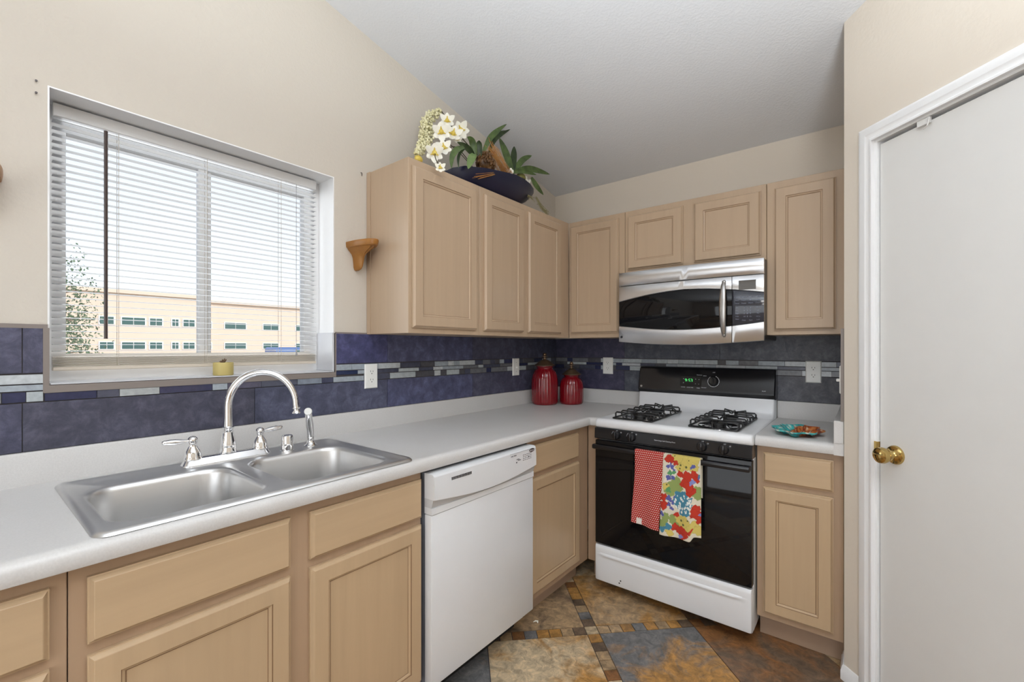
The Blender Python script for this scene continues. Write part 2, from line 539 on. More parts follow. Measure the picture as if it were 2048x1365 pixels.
for k in range(-70, 90):
    for strip in (0, 1):
        c0, c1 = k * st - hw, k * st + hw
        if strip and k == 0: continue
        q = (c0, c1, -hw, hw) if strip else (-hw, hw, c0, c1)
        if not inroom((q[0] + q[1]) / 2, (q[2] + q[3]) / 2): continue
        c = rf.choice(mosc); ftile(*q, c, tuple(x * .8 for x in c[:3]) + (1,))
floor = structure(fl.build('floor', [M_floor, M_grout], smooth=0, recalc=True))
for p in floor.data.polygons:
    if p.index < nb: p.material_index = 1
def fcol(k):
    return lambda pi, vi: (info[pi - nb][k] if pi >= nb else (.05, .045, .04, 1))
col_attr(floor, 'tone_a', fcol(0)); col_attr(floor, 'tone_b', fcol(1))
at = floor.data.attributes.new('bias', 'FLOAT', 'CORNER')
for p in floor.data.polygons:
    if p.index < nb: continue
    for n_, li in enumerate(p.loop_indices): at.data[li].value = info[p.index - nb][2][n_ % 4]
nrm = floor.data.polygons[nb].normal.z

WY0, WY1, WZ0, WZ1 = -2.687, -1.8014, 1.190, 2.068
mb = MB()
mb.plate([(YB, -.12), (.15, -.12), (.15, ZC(.15) + .1), (YB, ZC(YB) + .1)], [[(WY0, WZ0), (WY1, WZ0), (WY1, WZ1), (WY0, WZ1)]], lambda y, z, d: (d, y, z), -.17, 0)
structure(mb.build('wall_left', M_wall, smooth=0))
mb = MB(); mb.box(-.17, XR, 0, .15, -.12, 2.62); structure(mb.build('wall_back', M_wallr, smooth=0))
mb = MB(); mb.box(CX, CX + .09, CY + .01, 0, 0, 2.75)
structure(mb.build('wall_side', M_wallr, smooth=0))
TE = 1.36
DO0, DO1, DZ = .142, .955, 2.058   # door opening along the slanted wall
mb = MB()
mb.plate([(0, 0), (DO0 - .018, 0), (DO0 - .018, DZ + .018), (DO1 + .018, DZ + .018), (DO1 + .018, 0), (TE, 0), (TE, ZC(CY - TE * .7071) + .05), (0, ZC(CY) + .05)], [], pw, -.10, 0)
structure(mb.build('wall_pantry', M_wallr, smooth=0))
ex, ey, _ = pw(TE, 0, 0)
mb = MB(); mb.box(ex, XR, ey, ey + .1, -.1, ZC(ey) + .1); structure(mb.build('wall_closet', M_wallr, smooth=0))
mb = MB(); mb.box(XR, XR + .15, YB, .15, -.12, 3.8); structure(mb.build('wall_right', M_wallr, smooth=0))
mb = MB()
mb.plate([(-.17, -.12), (XR, -.12), (XR, 3.9), (-.17, 3.9)], [], lambda x, z, d: (x, YB - d, z), 0, .15)
structure(mb.build('wall_behind', M_wallr, smooth=0))
mb = MB()
mb.plate([(.15, ZC(.15)), (YB - .15, ZC(YB - .15)), (YB - .15, ZC(YB - .15) + .15), (.15, ZC(.15) + .15)], [], lambda y, z, d: (d, y, z), -.17, XR + .15)
structure(mb.build('ceiling', M_ceil, smooth=0))

# pantry door with its casing and knob
door = thing('door_1', None, None, pw(DO0, 0, 0)); structure(door)
mb = MB(pw); mb.box(DO0 + .003, DO1 - .003, .012, DZ - .012, -.045, -.006, .002, 1); mb.build('door_slab', M_doorw, door)
mb = MB(pw)
mb.box(DO0 - .018, DO0, 0, DZ + .018, -.10, .001); mb.box(DO1, DO1 + .018, 0, DZ + .018, -.10, .001); mb.box(DO0, DO1, DZ, DZ + .018, -.10, .001)
mb.box(DO0, DO0 + .010, 0, DZ, -.06, -.046); mb.box(DO0, DO1, DZ - .01, DZ, -.10, -.046)
mb.build('door_jamb', M_white, door, smooth=0)
CW = .058
prof = [(0, 0), (0, .009), (.012, .013), (.030, .015), (.038, .012), (.046, .012), (.052, .016), (CW, .016), (CW, 0)]
mb = MB(pw)
i0, i1, zt = DO0 - .010, DO1 + .010, DZ + .008
mb.loops([[(i0 - CW + CW - p, 0, d) for p, d in [(CW - q, e) for q, e in prof]], [(i0 - p, zt + p, d) for p, d in [(CW - q, e) for q, e in prof]],
          [(i1 + p, zt + p, d) for p, d in [(CW - q, e) for q, e in prof]], [(i1 + p, 0, d) for p, d in [(CW - q, e) for q, e in prof]]])
mb.build('door_casing', M_white, door, smooth=25)
mb = MB(pw)
kt, kz = DO0 + .062, .934
mb2 = MB()
n45 = Vector((-.70711, -.70711, 0))
cK = Vector(pw(kt, kz, -.006))
mb2.lathe_dir(cK, n45, [(.001, 0), (.033, 0), (.033, .003), (.030, .008), (.016, .013), (.012, .018), (.011, .030), (.016, .036), (.026, .044), (.0285, .054), (.026, .064), (.017, .071), (.001, .073)], 32)
mb2.build('door_knob', M_brass, door)
mb = MB(pw); mb.box(DO0 - .012, DO0 + .002, kz - .028, kz + .034, -.02, .004, .001, 1); mb.build('strike_plate', M_brass, door, smooth=0)
hk = MB(pw); hk.box(.285, .325, DZ - .022, DZ - .002, -.006, .004, .001, 1); hk.tube([(.325, DZ - .004, .003), (.327, DZ - .02, .008), (.322, DZ - .032, .008), (.308, DZ - .036, .006)], .0022, 8)
tag(hk.build('door_hook', M_doorw, smooth=30, loc=pw(.305, DZ - .02, 0)), 'small white hook hanging over the top edge of the white pantry door', 'hook')

bprof = [(0, 0), (.012, 0), (.012, .034), (.009, .040), (.008, .048), (.004, .057), (0, .058)]
mb = MB()
mb.loops([[(CX - .0 - d, -.56, z) for d, z in bprof], [(CX - d, CY - d * .414, z) for d, z in bprof], [pw(i0 - CW, z, d) for d, z in bprof]])
structure(mb.build('baseboard_right', M_white, smooth=30))

# kitchen window
win = thing('window_1', None, None, (-.13, (WY0 + WY1) / 2, WZ0)); structure(win)
mb = MB()
e = .004
RV = [(WY0 + e, WZ0 + .012), (WY1 - e, WZ0 + .012), (WY1 - e, WZ1 - e), (WY0 + e, WZ1 - e)]
mb.plate([(WY0, WZ0), (WY1, WZ0), (WY1, WZ1), (WY0, WZ1)], [RV], lambda y, z, d: (d, y, z), -.165, .0008)
mb.build('white_reveal', M_white, win, smooth=0)
mb = MB()
fw = .048
mb.plate([(WY0 + e, WZ0 + .012), (WY1 - e, WZ0 + .012), (WY1 - e, WZ1 - e), (WY0 + e, WZ1 - e)],
         [[(WY0 + .052, WZ0 + .100), (WY1 - .072, WZ0 + .100), (WY1 - .072, WZ1 - .080), (WY0 + .052, WZ1 - .080)]], lambda y, z, d: (d, y, z), -.165, -.125)
mb.box(-.16, -.13, -2.276, -2.246, WZ0 + fw, WZ1 - fw, .003, 1)
mb.box(-.16, -.138, -2.246, -2.232, WZ0 + fw, WZ1 - fw, .003, 1)
mb.build('window_frame', M_vinyl, win, smooth=0)
mb = MB(); mb.box(-.149, -.146, WY0 + fw - .005, WY1 - fw + .005, WZ0 + fw, WZ1 - fw + .005); mb.build('glass_pane', M_pane, win, smooth=0)

# ------------------------------------------------------------------ tile backsplash
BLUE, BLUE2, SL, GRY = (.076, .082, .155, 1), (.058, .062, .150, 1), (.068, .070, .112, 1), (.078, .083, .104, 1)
MZ0, MZ1 = 1.153, 1.236
def rows_tiles(o_list, a0, a1, z0, z1, joints, tints):
    cuts = [a0] + [j for j in joints if a0 < j < a1] + [a1]
    for i, (p, q) in enumerate(zip(cuts, cuts[1:])): o_list.append((p + .0012, q - .0012, z0, z1, tints((p + q) / 2, z0)))
LIGHTS = [(.42, .46, .48, 1), (.34, .38, .42, 1), (.50, .53, .55, 1)]
DARKS = [(.030, .035, .085, 1), (.075, .080, .115, 1), (.090, .088, .100, 1), (.16, .165, .18, 1)]
def band(lst, a0, a1, rows, rnd, lightness):
    for z0, z1 in rows:
        a = a0
        while a < a1 - .004:
            w = min(rnd.choice((.045, .07, .10, .13, .16)), a1 - a)
            if a1 - a - w < .02: w = a1 - a
            c = rnd.choice(LIGHTS) if rnd.random() < lightness(a) else rnd.choice(DARKS)
            lst.append((a + .0008, a + w - .0008, z0 + .0008, z1 - .0008, c)); a += w
R3 = [(1.207, 1.234), (1.187, 1.205), (1.156, 1.185)]
def tiles_obj(name, lst, fn, mat, parent, th):
    m = MB(fn); tl = []
    for a0, a1, z0, z1, c in lst:
        k = len(m.bm.faces); m.box(a0, a1, z0, z1, .002, th)
        tl += [c] * (len(m.bm.faces) - k)
    o = m.build(name, mat, parent, smooth=0)
    col_attr(o, 'tint', lambda pi, vi: tl[pi]); return o
rb = random.Random(11)
jl = [-2.737, -2.1335, -1.5258, -.9216, -.318]
def splash(name, label, loc, fn, big, bands, grout, trims):
    t = thing(name, label, 'backsplash', loc)
    m = MB(fn)
    for q in grout: m.box(*q, .0008, .006)
    m.build('grout_bed', M_grout, t, smooth=0)
    tiles_obj('slate_tiles', big, fn, M_slate, t, .010)
    tiles_obj('mosaic_band', bands, fn, M_mos, t, .0098)
    if trims:
        m = MB(fn)
        for q in trims: m.box(*q)
        m.build('edge_trim', M_edge, t, smooth=0)
    return t
fL = lambda a, z, d: (d, a, z)
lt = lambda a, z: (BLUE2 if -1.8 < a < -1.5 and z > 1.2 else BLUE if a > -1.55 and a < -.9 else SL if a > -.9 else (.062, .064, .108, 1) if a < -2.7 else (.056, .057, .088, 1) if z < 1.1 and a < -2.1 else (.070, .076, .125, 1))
big = []; bands = []
SB = 1.016
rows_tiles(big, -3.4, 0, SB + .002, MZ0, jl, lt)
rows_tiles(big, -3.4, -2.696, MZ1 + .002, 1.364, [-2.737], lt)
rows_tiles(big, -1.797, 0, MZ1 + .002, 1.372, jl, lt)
dl = lambda a: .75 if a < -2.6 else .42 if a < -1.5 else .22
band(bands, -3.4, -2.696, R3, rb, dl)
bands += [(a + .0008, b - .0008, 1.156, 1.178, c) for a, b, c in [(-2.694, -2.583, DARKS[0]), (-2.583, -2.53, DARKS[1]), (-2.53, -2.428, (.40, .42, .42, 1)), (-2.428, -2.275, (.04, .042, .09, 1)), (-2.275, -2.226, LIGHTS[1]), (-2.226, -2.11, (.085, .08, .12, 1)), (-2.11, -1.968, DARKS[1]), (-1.968, -1.863, (.20, .23, .28, 1)), (-1.863, -1.81, (.05, .055, .10, 1)), (-1.81, -1.657, LIGHTS[1])]]
bands += [(-1.797, -1.72, 1.2078, 1.2332, LIGHTS[1]), (-1.7184, -1.58, 1.2078, 1.2332, LIGHTS[1]), (-1.797, -1.69, 1.1878, 1.2042, (.02, .03, .08, 1)), (-1.6884, -1.62, 1.1878, 1.2042, LIGHTS[1])]
band(bands, -1.579, -.002, R3[:1], rb, dl); band(bands, -1.619, -.002, R3[1:2], rb, dl); band(bands, -1.656, -.002, R3[2:], rb, dl)
splash('tile_backsplash', 'blue-grey slate tile backsplash with glass strip band along the window wall', (0, -1.5, SB), fL, big, bands,
       [(-3.4, 0, SB, 1.18), (-3.4, WY0, 1.18, 1.364), (WY1, 0, 1.18, 1.374)],
       [(-3.4, WY0, 1.364, 1.376, .001, .009), (WY0 - .010, WY0 + .003, 1.18, 1.366, .001, .011), (WY0 - .008, WY1 + .004, 1.179, 1.2005, 0.0012, .0115), (WY1 + .0, WY1 + .005, 1.20, 1.372, .001, .011), (WY1 + .005, -1.64, 1.372, 1.379, .001, .009)])
fB = lambda a, z, d: (a, -d, z)
big = []; bands = []
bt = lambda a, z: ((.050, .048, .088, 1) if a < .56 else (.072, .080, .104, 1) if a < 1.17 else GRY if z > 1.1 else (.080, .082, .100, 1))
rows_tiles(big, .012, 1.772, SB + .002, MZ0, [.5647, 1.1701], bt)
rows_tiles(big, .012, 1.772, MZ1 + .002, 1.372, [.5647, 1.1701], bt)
band(bands, .012, 1.772, R3, rb, lambda a: .15 if a < .35 else .72)
splash('tile_backsplash', 'charcoal slate tile backsplash with pale glass strip band behind the range', (.9, 0, SB), fB, big, bands, [(.01, 1.774, SB, 1.374)], [])
fS = lambda a, z, d: (CX - d, a, z)
big = []; bands = []
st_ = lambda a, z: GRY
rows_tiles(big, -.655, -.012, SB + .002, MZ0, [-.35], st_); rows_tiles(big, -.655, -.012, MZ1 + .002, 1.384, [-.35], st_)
band(bands, -.655, -.012, R3, rb, lambda a: .6)
splash('tile_backsplash', 'narrow edge-on slate tile backsplash on the short side wall by the pantry', (CX, -.33, SB), fS, big, bands, [(-.656, -.012, SB, 1.385)], [(-.6590, -.6555, SB, 1.385, .001, .0112)])
# tiles lining the lower part of the window recess belong to the window
mb = MB()
mb.box(-.124, .0105, WY0 + .005, WY1 - .005, WZ0 + .0125, WZ0 + .016)
mb.build('sill_tile', M_siltile, win, smooth=0)
mb = MB(); mb.box(-.124, .009, WY1 - .013, WY1 - .0045, WZ0 + .017, 1.376); mb.box(-.124, .0, WY1 - .0135, WY1 - .0125, 1.232, 1.234)
mb.build('reveal_tile', M_siltile, win, smooth=0)

# ------------------------------------------------------------------ cabinets
def rect(a0, a1, z0, z1, d): return [(a0, z0, d), (a1, z0, d), (a1, z1, d), (a0, z1, d)]
def front(mb, a0, a1, z0, z1, d0, panel=True, stile=.05, t=.019):
    i = .010
    L = [rect(a0, a1, z0, z1, d0), rect(a0, a1, z0, z1, d0 + .009), rect(a0 + .0025, a1 - .0025, z0 + .0025, z1 - .0025, d0 + .0095),
         rect(a0 + i - .0015, a1 - i + .0015, z0 + i - .0015, z1 - i + .0015, d0 + t - .0008), rect(a0 + i, a1 - i, z0 + i, z1 - i, d0 + t)]
    rr = lambda k, dd: rect(a0 + stile + k, a1 - stile - k, z0 + stile + k, z1 - stile - k, d0 + dd)
    if not panel: mb.loops(L); return
    mb.loops(L + [rr(0, t)], cap1=False)
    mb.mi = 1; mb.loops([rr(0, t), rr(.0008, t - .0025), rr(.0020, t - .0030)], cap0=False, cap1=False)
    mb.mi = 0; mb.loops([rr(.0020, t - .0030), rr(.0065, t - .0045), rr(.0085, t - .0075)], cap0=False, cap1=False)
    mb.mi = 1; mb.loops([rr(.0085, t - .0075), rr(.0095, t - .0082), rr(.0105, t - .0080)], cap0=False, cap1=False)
    mb.mi = 0; mb.loops([rr(.0105, t - .0080), rr(.013, t - .0080)], cap0=False)
    bmesh.ops.remove_doubles(mb.bm, verts=mb.bm.verts[:], dist=.00005)
fLx = lambda a, z, d: (d, a, z)          # left run: a = y, out of the wall = +x
fBx = lambda a, z, d: (a, -d, z)         # back run: a = x, out of the wall = -y
DU, DF = .3054, .618
def cabinet(name, label, run, a0, a1, z0, z1, depth, doors, drawers=(), group=None, toe=None, cat='cabinet', extra=None):
    fn = fLx if run == 'L' else fBx
    loc = fn((a0 + a1) / 2, z0, depth / 2)
    t = thing(name, label, cat, (loc[0], loc[1], 0 if toe else z0), group)
    mb = MB(fn); mb.box(a0 + .0006, a1 - .0006, z0, z1, .014 if toe else .002, depth, .0015, 1)
    if extra: extra(mb)
    mb.build('carcass', M_frame if toe else M_upper, t, smooth=0)
    if toe:
        mb = MB(fn); mb.box(a0 + .0006, a1 - .0006, 0.001, z0, .05, depth - .075); mb.build('toe_kick', M_toe, t, smooth=0)
    for d in doors:
        mb = MB(fn); front(mb, *d, depth + .0005); mb.build('door', [M_woodv, M_groove] if toe else [M_upper, M_groove2], t, smooth=20)
    for d in drawers:
        mb = MB(fn); front(mb, *d, depth + .0005, panel=False); mb.build('drawer_front', M_woody if run == 'L' else M_woodx, t, smooth=20)
    return t
ZU0, ZU1 = 1.3723, 2.1354
cabinet('wall_cabinet', 'maple wall cabinet nearest the window, one wide door and exposed end panel', 'L', -1.634, -1.180, ZU0, ZU1, DU,
        [(-1.617, -1.212, 1.397, 2.103)], extra=lambda mb: mb.box(-1.6375, -1.634, ZU0, ZU1, .002, .030))
cabinet('wall_cabinet', 'maple wall cabinet with two narrow doors under the blue planter, beside the inner corner', 'L', -1.179, -.3065, ZU0, ZU1, DU,
        [(-1.154, -.819, 1.397, 2.103), (-.773, -.421, 1.397, 2.103)])
cabinet('wall_cabinet', 'maple wall cabinet with one tall door in the corner left of the microwave', 'B', .306, .7015, ZU0, ZU1, DU,
        [(.325, .664, 1.402, 2.106)])
cabinet('wall_cabinet', 'short maple wall cabinet with two square doors above the microwave', 'B', .7025, 1.4595, 1.752, ZU1, DU,
        [(.722, 1.0495, 1.779, 2.104), (1.110, 1.4355, 1.779, 2.104)])
cabinet('wall_cabinet', 'maple wall cabinet with one tall door right of the microwave by the pantry wall', 'B', 1.4605, 1.780, ZU0, ZU1, DU,
        [(1.494, 1.743, 1.395, 2.102)])
ZB0, ZB1 = .114, .876
cabinet('base_cabinet', 'maple base cabinet at the left picture edge with stacked drawer fronts', 'L', -3.40, -2.7175, ZB0, ZB1, DF,
        [], [(-3.35, -2.743, .712, .847), (-3.35, -2.743, .43, .690), (-3.35, -2.743, .14, .408)], toe=True)
def sink_base():
    # carcass with an open top behind the frame so that the sink bowls hang inside
    t = thing('base_cabinet', 'wide maple base cabinet under the sink with two drawer fronts above two doors', 'cabinet', (DF / 2, -2.27, 0))
    a0, a1 = -2.7165, -1.8275
    mb = MB(fLx)
    mb.box(a0, a1, ZB0, ZB1, DF - .002, DF); mb.box(a0, a0 + .006, ZB0, ZB1, .014, DF - .002); mb.box(a1 - .006, a1, ZB0, ZB1, .014, DF - .002)
    mb.box(a0 + .006, a1 - .006, ZB0, ZB0 + .016, .014, DF - .002)
    mb.build('carcass', M_frame, t, smooth=0)
    mb = MB(fLx); mb.box(a0, a1, .001, ZB0, .05, DF - .075); mb.build('toe_kick', M_toe, t, smooth=0)
    for d in ((-2.690, -2.286, .712, .847), (-2.232, -1.832, .712, .847)):
        mb = MB(fLx); front(mb, *d, DF + .0005, panel=False); mb.build('drawer_front', M_woody, t, smooth=20)
    for d in ((-2.690, -2.286, .14, .6875), (-2.232, -1.832, .14, .6875)):
        mb = MB(fLx); front(mb, *d, DF + .0005); mb.build('door', [M_woodv, M_groove], t, smooth=20)
sink_base()
cabinet('base_cabinet', 'maple base cabinet between dishwasher and range corner, one drawer over one door', 'L', -1.198, -.6185, ZB0, ZB1, DF,
        [(-1.192, -.735, .147, .692)], [(-1.192, -.744, .716, .8485)], toe=True)
cabinet('base_cabinet', 'narrow plain maple filler cabinet in the inner corner touching the left of the range', 'B', .6195, .7015, ZB0, ZB1, DF, [], toe=True)
cabinet('base_cabinet', 'narrow maple base cabinet right of the range, one drawer over one door', 'B', 1.4695, 1.782, ZB0, ZB1, DF,
        [(1.4955, 1.748, .142, .697)], [(1.4955, 1.748, .7195, .849)], toe=True)

# ------------------------------------------------------------------ worktops
CT0, CT1, CF = .8775, .9227, .656
SX0, SX1, SY0, SY1 = .100, .624, -2.676, -1.892      # sink cut-out
def roll(d):  # rounded front edge
    return [(d, CT1), (.024, CT1), (.016, CT1 - .0012), (.008, CT1 - .0045), (.003, CT1 - .010), (0, CT1 - .018), (0, CT1 - .034), (.003, CT0 + .002), (.008, CT0), (d, CT0)]
ct = thing('worktop', 'pale grey L-shaped laminate worktop with splash upstand holding the sink', 'countertop', (.33, -1.8, CT0))
mb = MB()
e0 = .030
pr_ = roll(e0)
mb.loops([[(CF - d, -3.4, z) for d, z in pr_], [(CF - d, -CF + d, z) for d, z in pr_], [(.7005, -CF + d, z) for d, z in pr_]])
xf = CF - e0
mb.box(.0005, xf, -3.4, SY0, CT0, CT1); mb.box(.0005, SX0, SY0, SY1, CT0, CT1); mb.box(SX1, xf, SY0, SY1, CT0, CT1)
mb.box(.0005, xf, SY1, -.0005, CT0, CT1); mb.box(xf, .7005, -xf, -.0005, CT0, CT1)
mb.build('slab', M_lam, ct, smooth=40)
mb = MB()
sp = [(.0005, CT1), (.019, CT1), (.019, SB - .005), (.017, SB - .001), (.013, SB), (.0005, SB)]
mb.loops([[(d, -3.4, z) for d, z in sp], [(d, -d, z) for d, z in sp], [(.7005, -d, z) for d, z in sp]])
mb.build('upstand', M_lam, ct, smooth=30)
ct = thing('worktop', 'small pale grey laminate worktop section right of the range with side upstand', 'countertop', (1.62, -.33, CT0))
mb = MB()
mb.loops([[(1.4685, -CF + d, z) for d, z in pr_], [(CX - .001, -CF + d, z) for d, z in pr_]])
mb.box(1.4685, CX - .001, -xf, -.0005, CT0, CT1)
mb.build('slab', M_lam, ct, smooth=40)
mb = MB(); mb.loops([[(1.4685, -d, z) for d, z in sp], [(CX - .034, -d, z) for d, z in sp]])
mb.box(CX - .034, CX - .001, -CF - .0012, -.0005, CT1, SB, .002, 1); mb.box(CX - .034, CX - .001, -CF - .0012, -CF + .004, CT0, CT1 + .003)
mb.build('upstand', M_lam, ct, smooth=30)

# ------------------------------------------------------------------ sink and its fittings
sk = thing('kitchen_sink', 'double bowl stainless steel drop-in sink under the window', 'sink', (.36, -2.283, CT1))
mb = MB()
ZD = CT1 + .0035
ox0, ox1, oy0, oy1 = .078, .642, -2.684, -1.868
out = [(rrect(ox0, ox1, oy0, oy1, .03), CT1 + .0004), (rrect(ox0 + .002, ox1 - .002, oy0 + .002, oy1 - .002, .028), CT1 + .004),
       (rrect(ox0 + .008, ox1 - .008, oy0 + .008, oy1 - .008, .024), CT1 + .0085), (rrect(ox0 + .015, ox1 - .015, oy0 + .015, oy1 - .015, .020), CT1 + .0075),
       (rrect(ox0 + .021, ox1 - .021, oy0 + .021, oy1 - .021, .016), ZD)]
mb.loops([[(x, y, z) for x, y in r] for r, z in out], cap0=False, cap1=False)
bowls = [(.212, .592, -2.652, -2.303), (.212, .592, -2.262, -1.912)]
def bl(b, i, r): return rrect(b[0] + i, b[1] - i, b[2] + i, b[3] - i, r, 8)
mb.plate(out[-1][0], [bl(b, 0, .075) for b in bowls], lambda u, v, d: (u, v, d), None, ZD)
for b in bowls:
    seq = [(0, .075, ZD), (.004, .073, ZD - .001), (.009, .070, ZD - .006), (.012, .068, ZD - .016), (.020, .066, ZD - .10), (.028, .064, ZD - .165), (.036, .058, ZD - .182), (.055, .045, ZD - .190), (.13, .02, ZD - .194)]
    mb.loops([[(x, y, z) for x, y in bl(b, i, r)] for i, r, z in seq], cap0=False)
bmesh.ops.remove_doubles(mb.bm, verts=mb.bm.verts[:], dist=.0002)
mb.build('basin', M_sink, sk, smooth=50)
for b in bowls:
    m2 = MB(); m2.lathe(((b[0] + b[1]) / 2, (b[2] + b[3]) / 2, ZD - .194), [(.001, .0025), (.028, .0025), (.033, .005), (.042, .004), (.045, .0004)], 28); m2.build('drain', M_chrome, sk)

fx, fy = .135, -2.268
fc = thing('faucet', 'chrome gooseneck kitchen faucet with two lever handles on the sink deck', 'faucet', (fx, fy, ZD))
mb = MB()
pl = lambda i, z: [(x, y, z) for x, y in rrect(fx - .030 + i, fx + .030 - i, fy - .135 + i, fy + .135 - i, .026 - i * .6, 6)]
mb.loops([pl(0, ZD), pl(0, ZD + .004), pl(.006, ZD + .014), pl(.010, ZD + .022), pl(.015, ZD + .024)])
mb.build('base_plate', M_chrome, fc, smooth=30)
ang = math.radians(52); dx, dy = math.cos(ang), math.sin(ang)
z0 = ZD + .024
mb = MB()
mb.lathe((fx, fy, z0), [(.001, 0), (.026, 0), (.0265, .006), (.024, .012), (.025, .022), (.0225, .040), (.017, .066), (.0155, .078), (.018, .081), (.018, .086), (.0135, .089), (.001, .089)], 28)
Rg = .107; zb = 1.108
path = [(fx, fy, z0 + .085), (fx, fy, z0 + .12)]
for k in range(0, 25):
    a = PI - (PI * 1.0) * k / 24 + 0
    path.append((fx + dx * (Rg + Rg * math.cos(a)), fy + dy * (Rg + Rg * math.cos(a)), zb + Rg * 1.08 * math.sin(a)))
path += [(fx + dx * 2 * Rg + dx * .002, fy + dy * 2 * Rg + dy * .002, zb - .012)]
nP = len(path)
mb.tube(path, [.0135 - .0030 * min(1, i / (nP - 6)) for i in range(nP)], 16)
mb.build('spout', M_chrome, fc, smooth=50)
ex_, ey_ = fx + dx * (2 * Rg + .002), fy + dy * (2 * Rg + .002)
mb = MB(); mb.lathe((ex_, ey_, zb - .032), [(.001, 0), (.0125, 0), (.0145, .003), (.0125, .007), (.0105, .010), (.0105, .016), (.0135, .019), (.0135, .023), (.001, .024)], 24); mb.build('aerator', M_chrome, fc)
for s_ in (-1, 1):
    hy = fy + s_ * .103
    mb = MB()
    mb.lathe((fx, hy, ZD + .020), [(.001, 0), (.027, 0), (.027, .005), (.024, .009), (.0245, .016), (.020, .028), (.013, .040), (.0105, .048), (.012, .052), (.0145, .060), (.013, .068), (.008, .073), (.001, .075)], 24)
    p0 = Vector((fx, hy, ZD + .080)); d = Vector((-.05, s_ * 1., .05)).normalized()
    seg = [(0, .004), (.010, .0055), (.018, .005), (.030, .0075), (.045, .0095), (.060, .0090), (.070, .0070), (.075, .0075), (.080, .005), (.081, .001)]
    mb.tube([tuple(p0 + d * l) for l, r in seg], [r for l, r in seg], 14)
    mb.build('lever_handle', M_chrome, fc, smooth=50)

sy_, sx_ = -1.985, .150
sp_ = thing('side_sprayer', 'chrome pull-out side sprayer standing on the right end of the sink deck', 'sprayer', (sx_, sy_, ZD))
mb = MB(); mb.lathe((sx_, sy_, ZD), [(.001, 0), (.024, 0), (.024, .003), (.017, .007), (.013, .016), (.0115, .030), (.014, .034), (.001, .035)], 24); mb.build('holder', M_chrome, sp_)
mb = MB()
mb.tube([(sx_, sy_, ZD + .03), (sx_ + .001, sy_ - .002, ZD + .055), (sx_ + .003, sy_ - .006, ZD + .085), (sx_ + .006, sy_ - .010, ZD + .110), (sx_ + .012, sy_ - .015, ZD + .128), (sx_ + .020, sy_ - .020, ZD + .137)], [.012, .0135, .015, .0135, .013, .012], 16)
mb.build('spray_wand', M_chrome, sp_, smooth=50)
mb = MB(); mb.lathe_dir((sx_ + .018, sy_ - .018, ZD + .135), (.78, -.5, .25), [(.001, 0), (.0135, 0), (.0145, .012), (.013, .016), (.001, .0165)], 20); mb.build('spray_face', M_plate, sp_)
ag = MB(); ax_, ay_ = .172, -2.085
ag.lathe((ax_, ay_, ZD), [(.001, 0), (.023, 0), (.023, .004), (.0205, .005), (.0205, .052), (.019, .057), (.014, .060), (.001, .061)], 28)
tag(ag.build('air_gap_cap', M_chrome, loc=(ax_, ay_, ZD)), 'short chrome cylinder air gap cap between faucet and sprayer', 'sink fitting')

# ------------------------------------------------------------------ dishwasher
dw = thing('dishwasher', 'white built-in dishwasher between the sink cabinet and the corner cabinet', 'dishwasher', (.33, -1.51, 0))
Y0, Y1 = -1.8175, -1.2095
mb = MB(); mb.box(.03, .628, Y0 + .004, Y1 - .004, .10, .866, .002, 1); mb.build('tub_body', plain('grey_tub_sheet', srgb(120, 124, 134), .4), dw, smooth=0)
mb = MB(); mb.box(.05, .56, Y0 + .01, Y1 - .01, .002, .0995); mb.build('toe_panel', M_dark, dw, smooth=0)
mb = MB(); mb.box(.628, .664, Y0, Y1, .116, .7205, .004, 2); mb.box(.628, .650, Y0 + .01, Y1 - .06, .100, .1165, .003, 1); mb.build('door_panel', M_dw, dw, smooth=35)
NY = 36
cols = [Y0 + (Y1 - Y0) * k / NY for k in range(NY + 1)]
s01 = lambda y: (y - Y0) / (Y1 - Y0)
zc_ = lambda y: .778 - .025 * math.sin(PI * s01(y))
zl_ = lambda y: .746 - .003 * math.sin(PI * s01(y))
def strip(rows, mat, name):
    mb = MB(); g = [[mb.v((x(y), y, z(y))) for y in cols] for x, z in rows]
    for a, b in zip(g, g[1:]):
        for i in range(NY): mb.face([a[i], a[i + 1], b[i + 1], b[i]])
    for side in (0, -1):
        ys = cols[side]; vs = [mb.v((x(ys), ys, z(ys))) for x, z in rows]; mb.face(vs)
    return mb.build(name, mat, dw, smooth=28)
kx = lambda v: (lambda y: v)
strip([(kx(.628), kx(.8655)), (kx(.664), kx(.8655)), (kx(.674), kx(.863)), (kx(.678), kx(.857)), (kx(.681), kx(.82)), (kx(.681), zc_), (kx(.676), lambda y: zc_(y) - .001), (kx(.628), lambda y: zc_(y) - .001)], M_dw, 'control_panel')
strip([(kx(.628), lambda y: zc_(y) - .0012), (kx(.674), lambda y: zc_(y) - .0012), (kx(.664), zl_), (kx(.628), zl_)], M_dwg, 'handle_recess')
strip([(kx(.628), lambda y: zl_(y) - .0002), (kx(.6665), lambda y: zl_(y) - .0002), (kx(.6665), kx(.7225)), (kx(.628), kx(.7225))], M_dw, 'lower_rail')
mb = MB()
for k in range(17): mb.box(.6795, .6820, -1.735 + k * .0062, -1.7323 + k * .0062, .8305, .8405)
mb.build('vent_slots', M_printk, dw, smooth=0)
mb = MB(); mb.lathe((.6795, -1.243, .851), [(.001, 0), (.0185, 0), (.0185, .0018), (.017, .0026), (.001, .0027)], 32, axis='x', scale=(1, .42)); mb.build('badge', M_badge, dw)
lettering('lettering', [('Whirlpool', (.6823, -1.243, .851), .006)], M_print, dw, '+x')
it = [('QUIET WASH', (.6816, -1.375, .848), .0045)]
for k, y in enumerate((-1.345, -1.335)): it.append(('NORMAL', (.6816, y, .829 - k * .005), .0035))
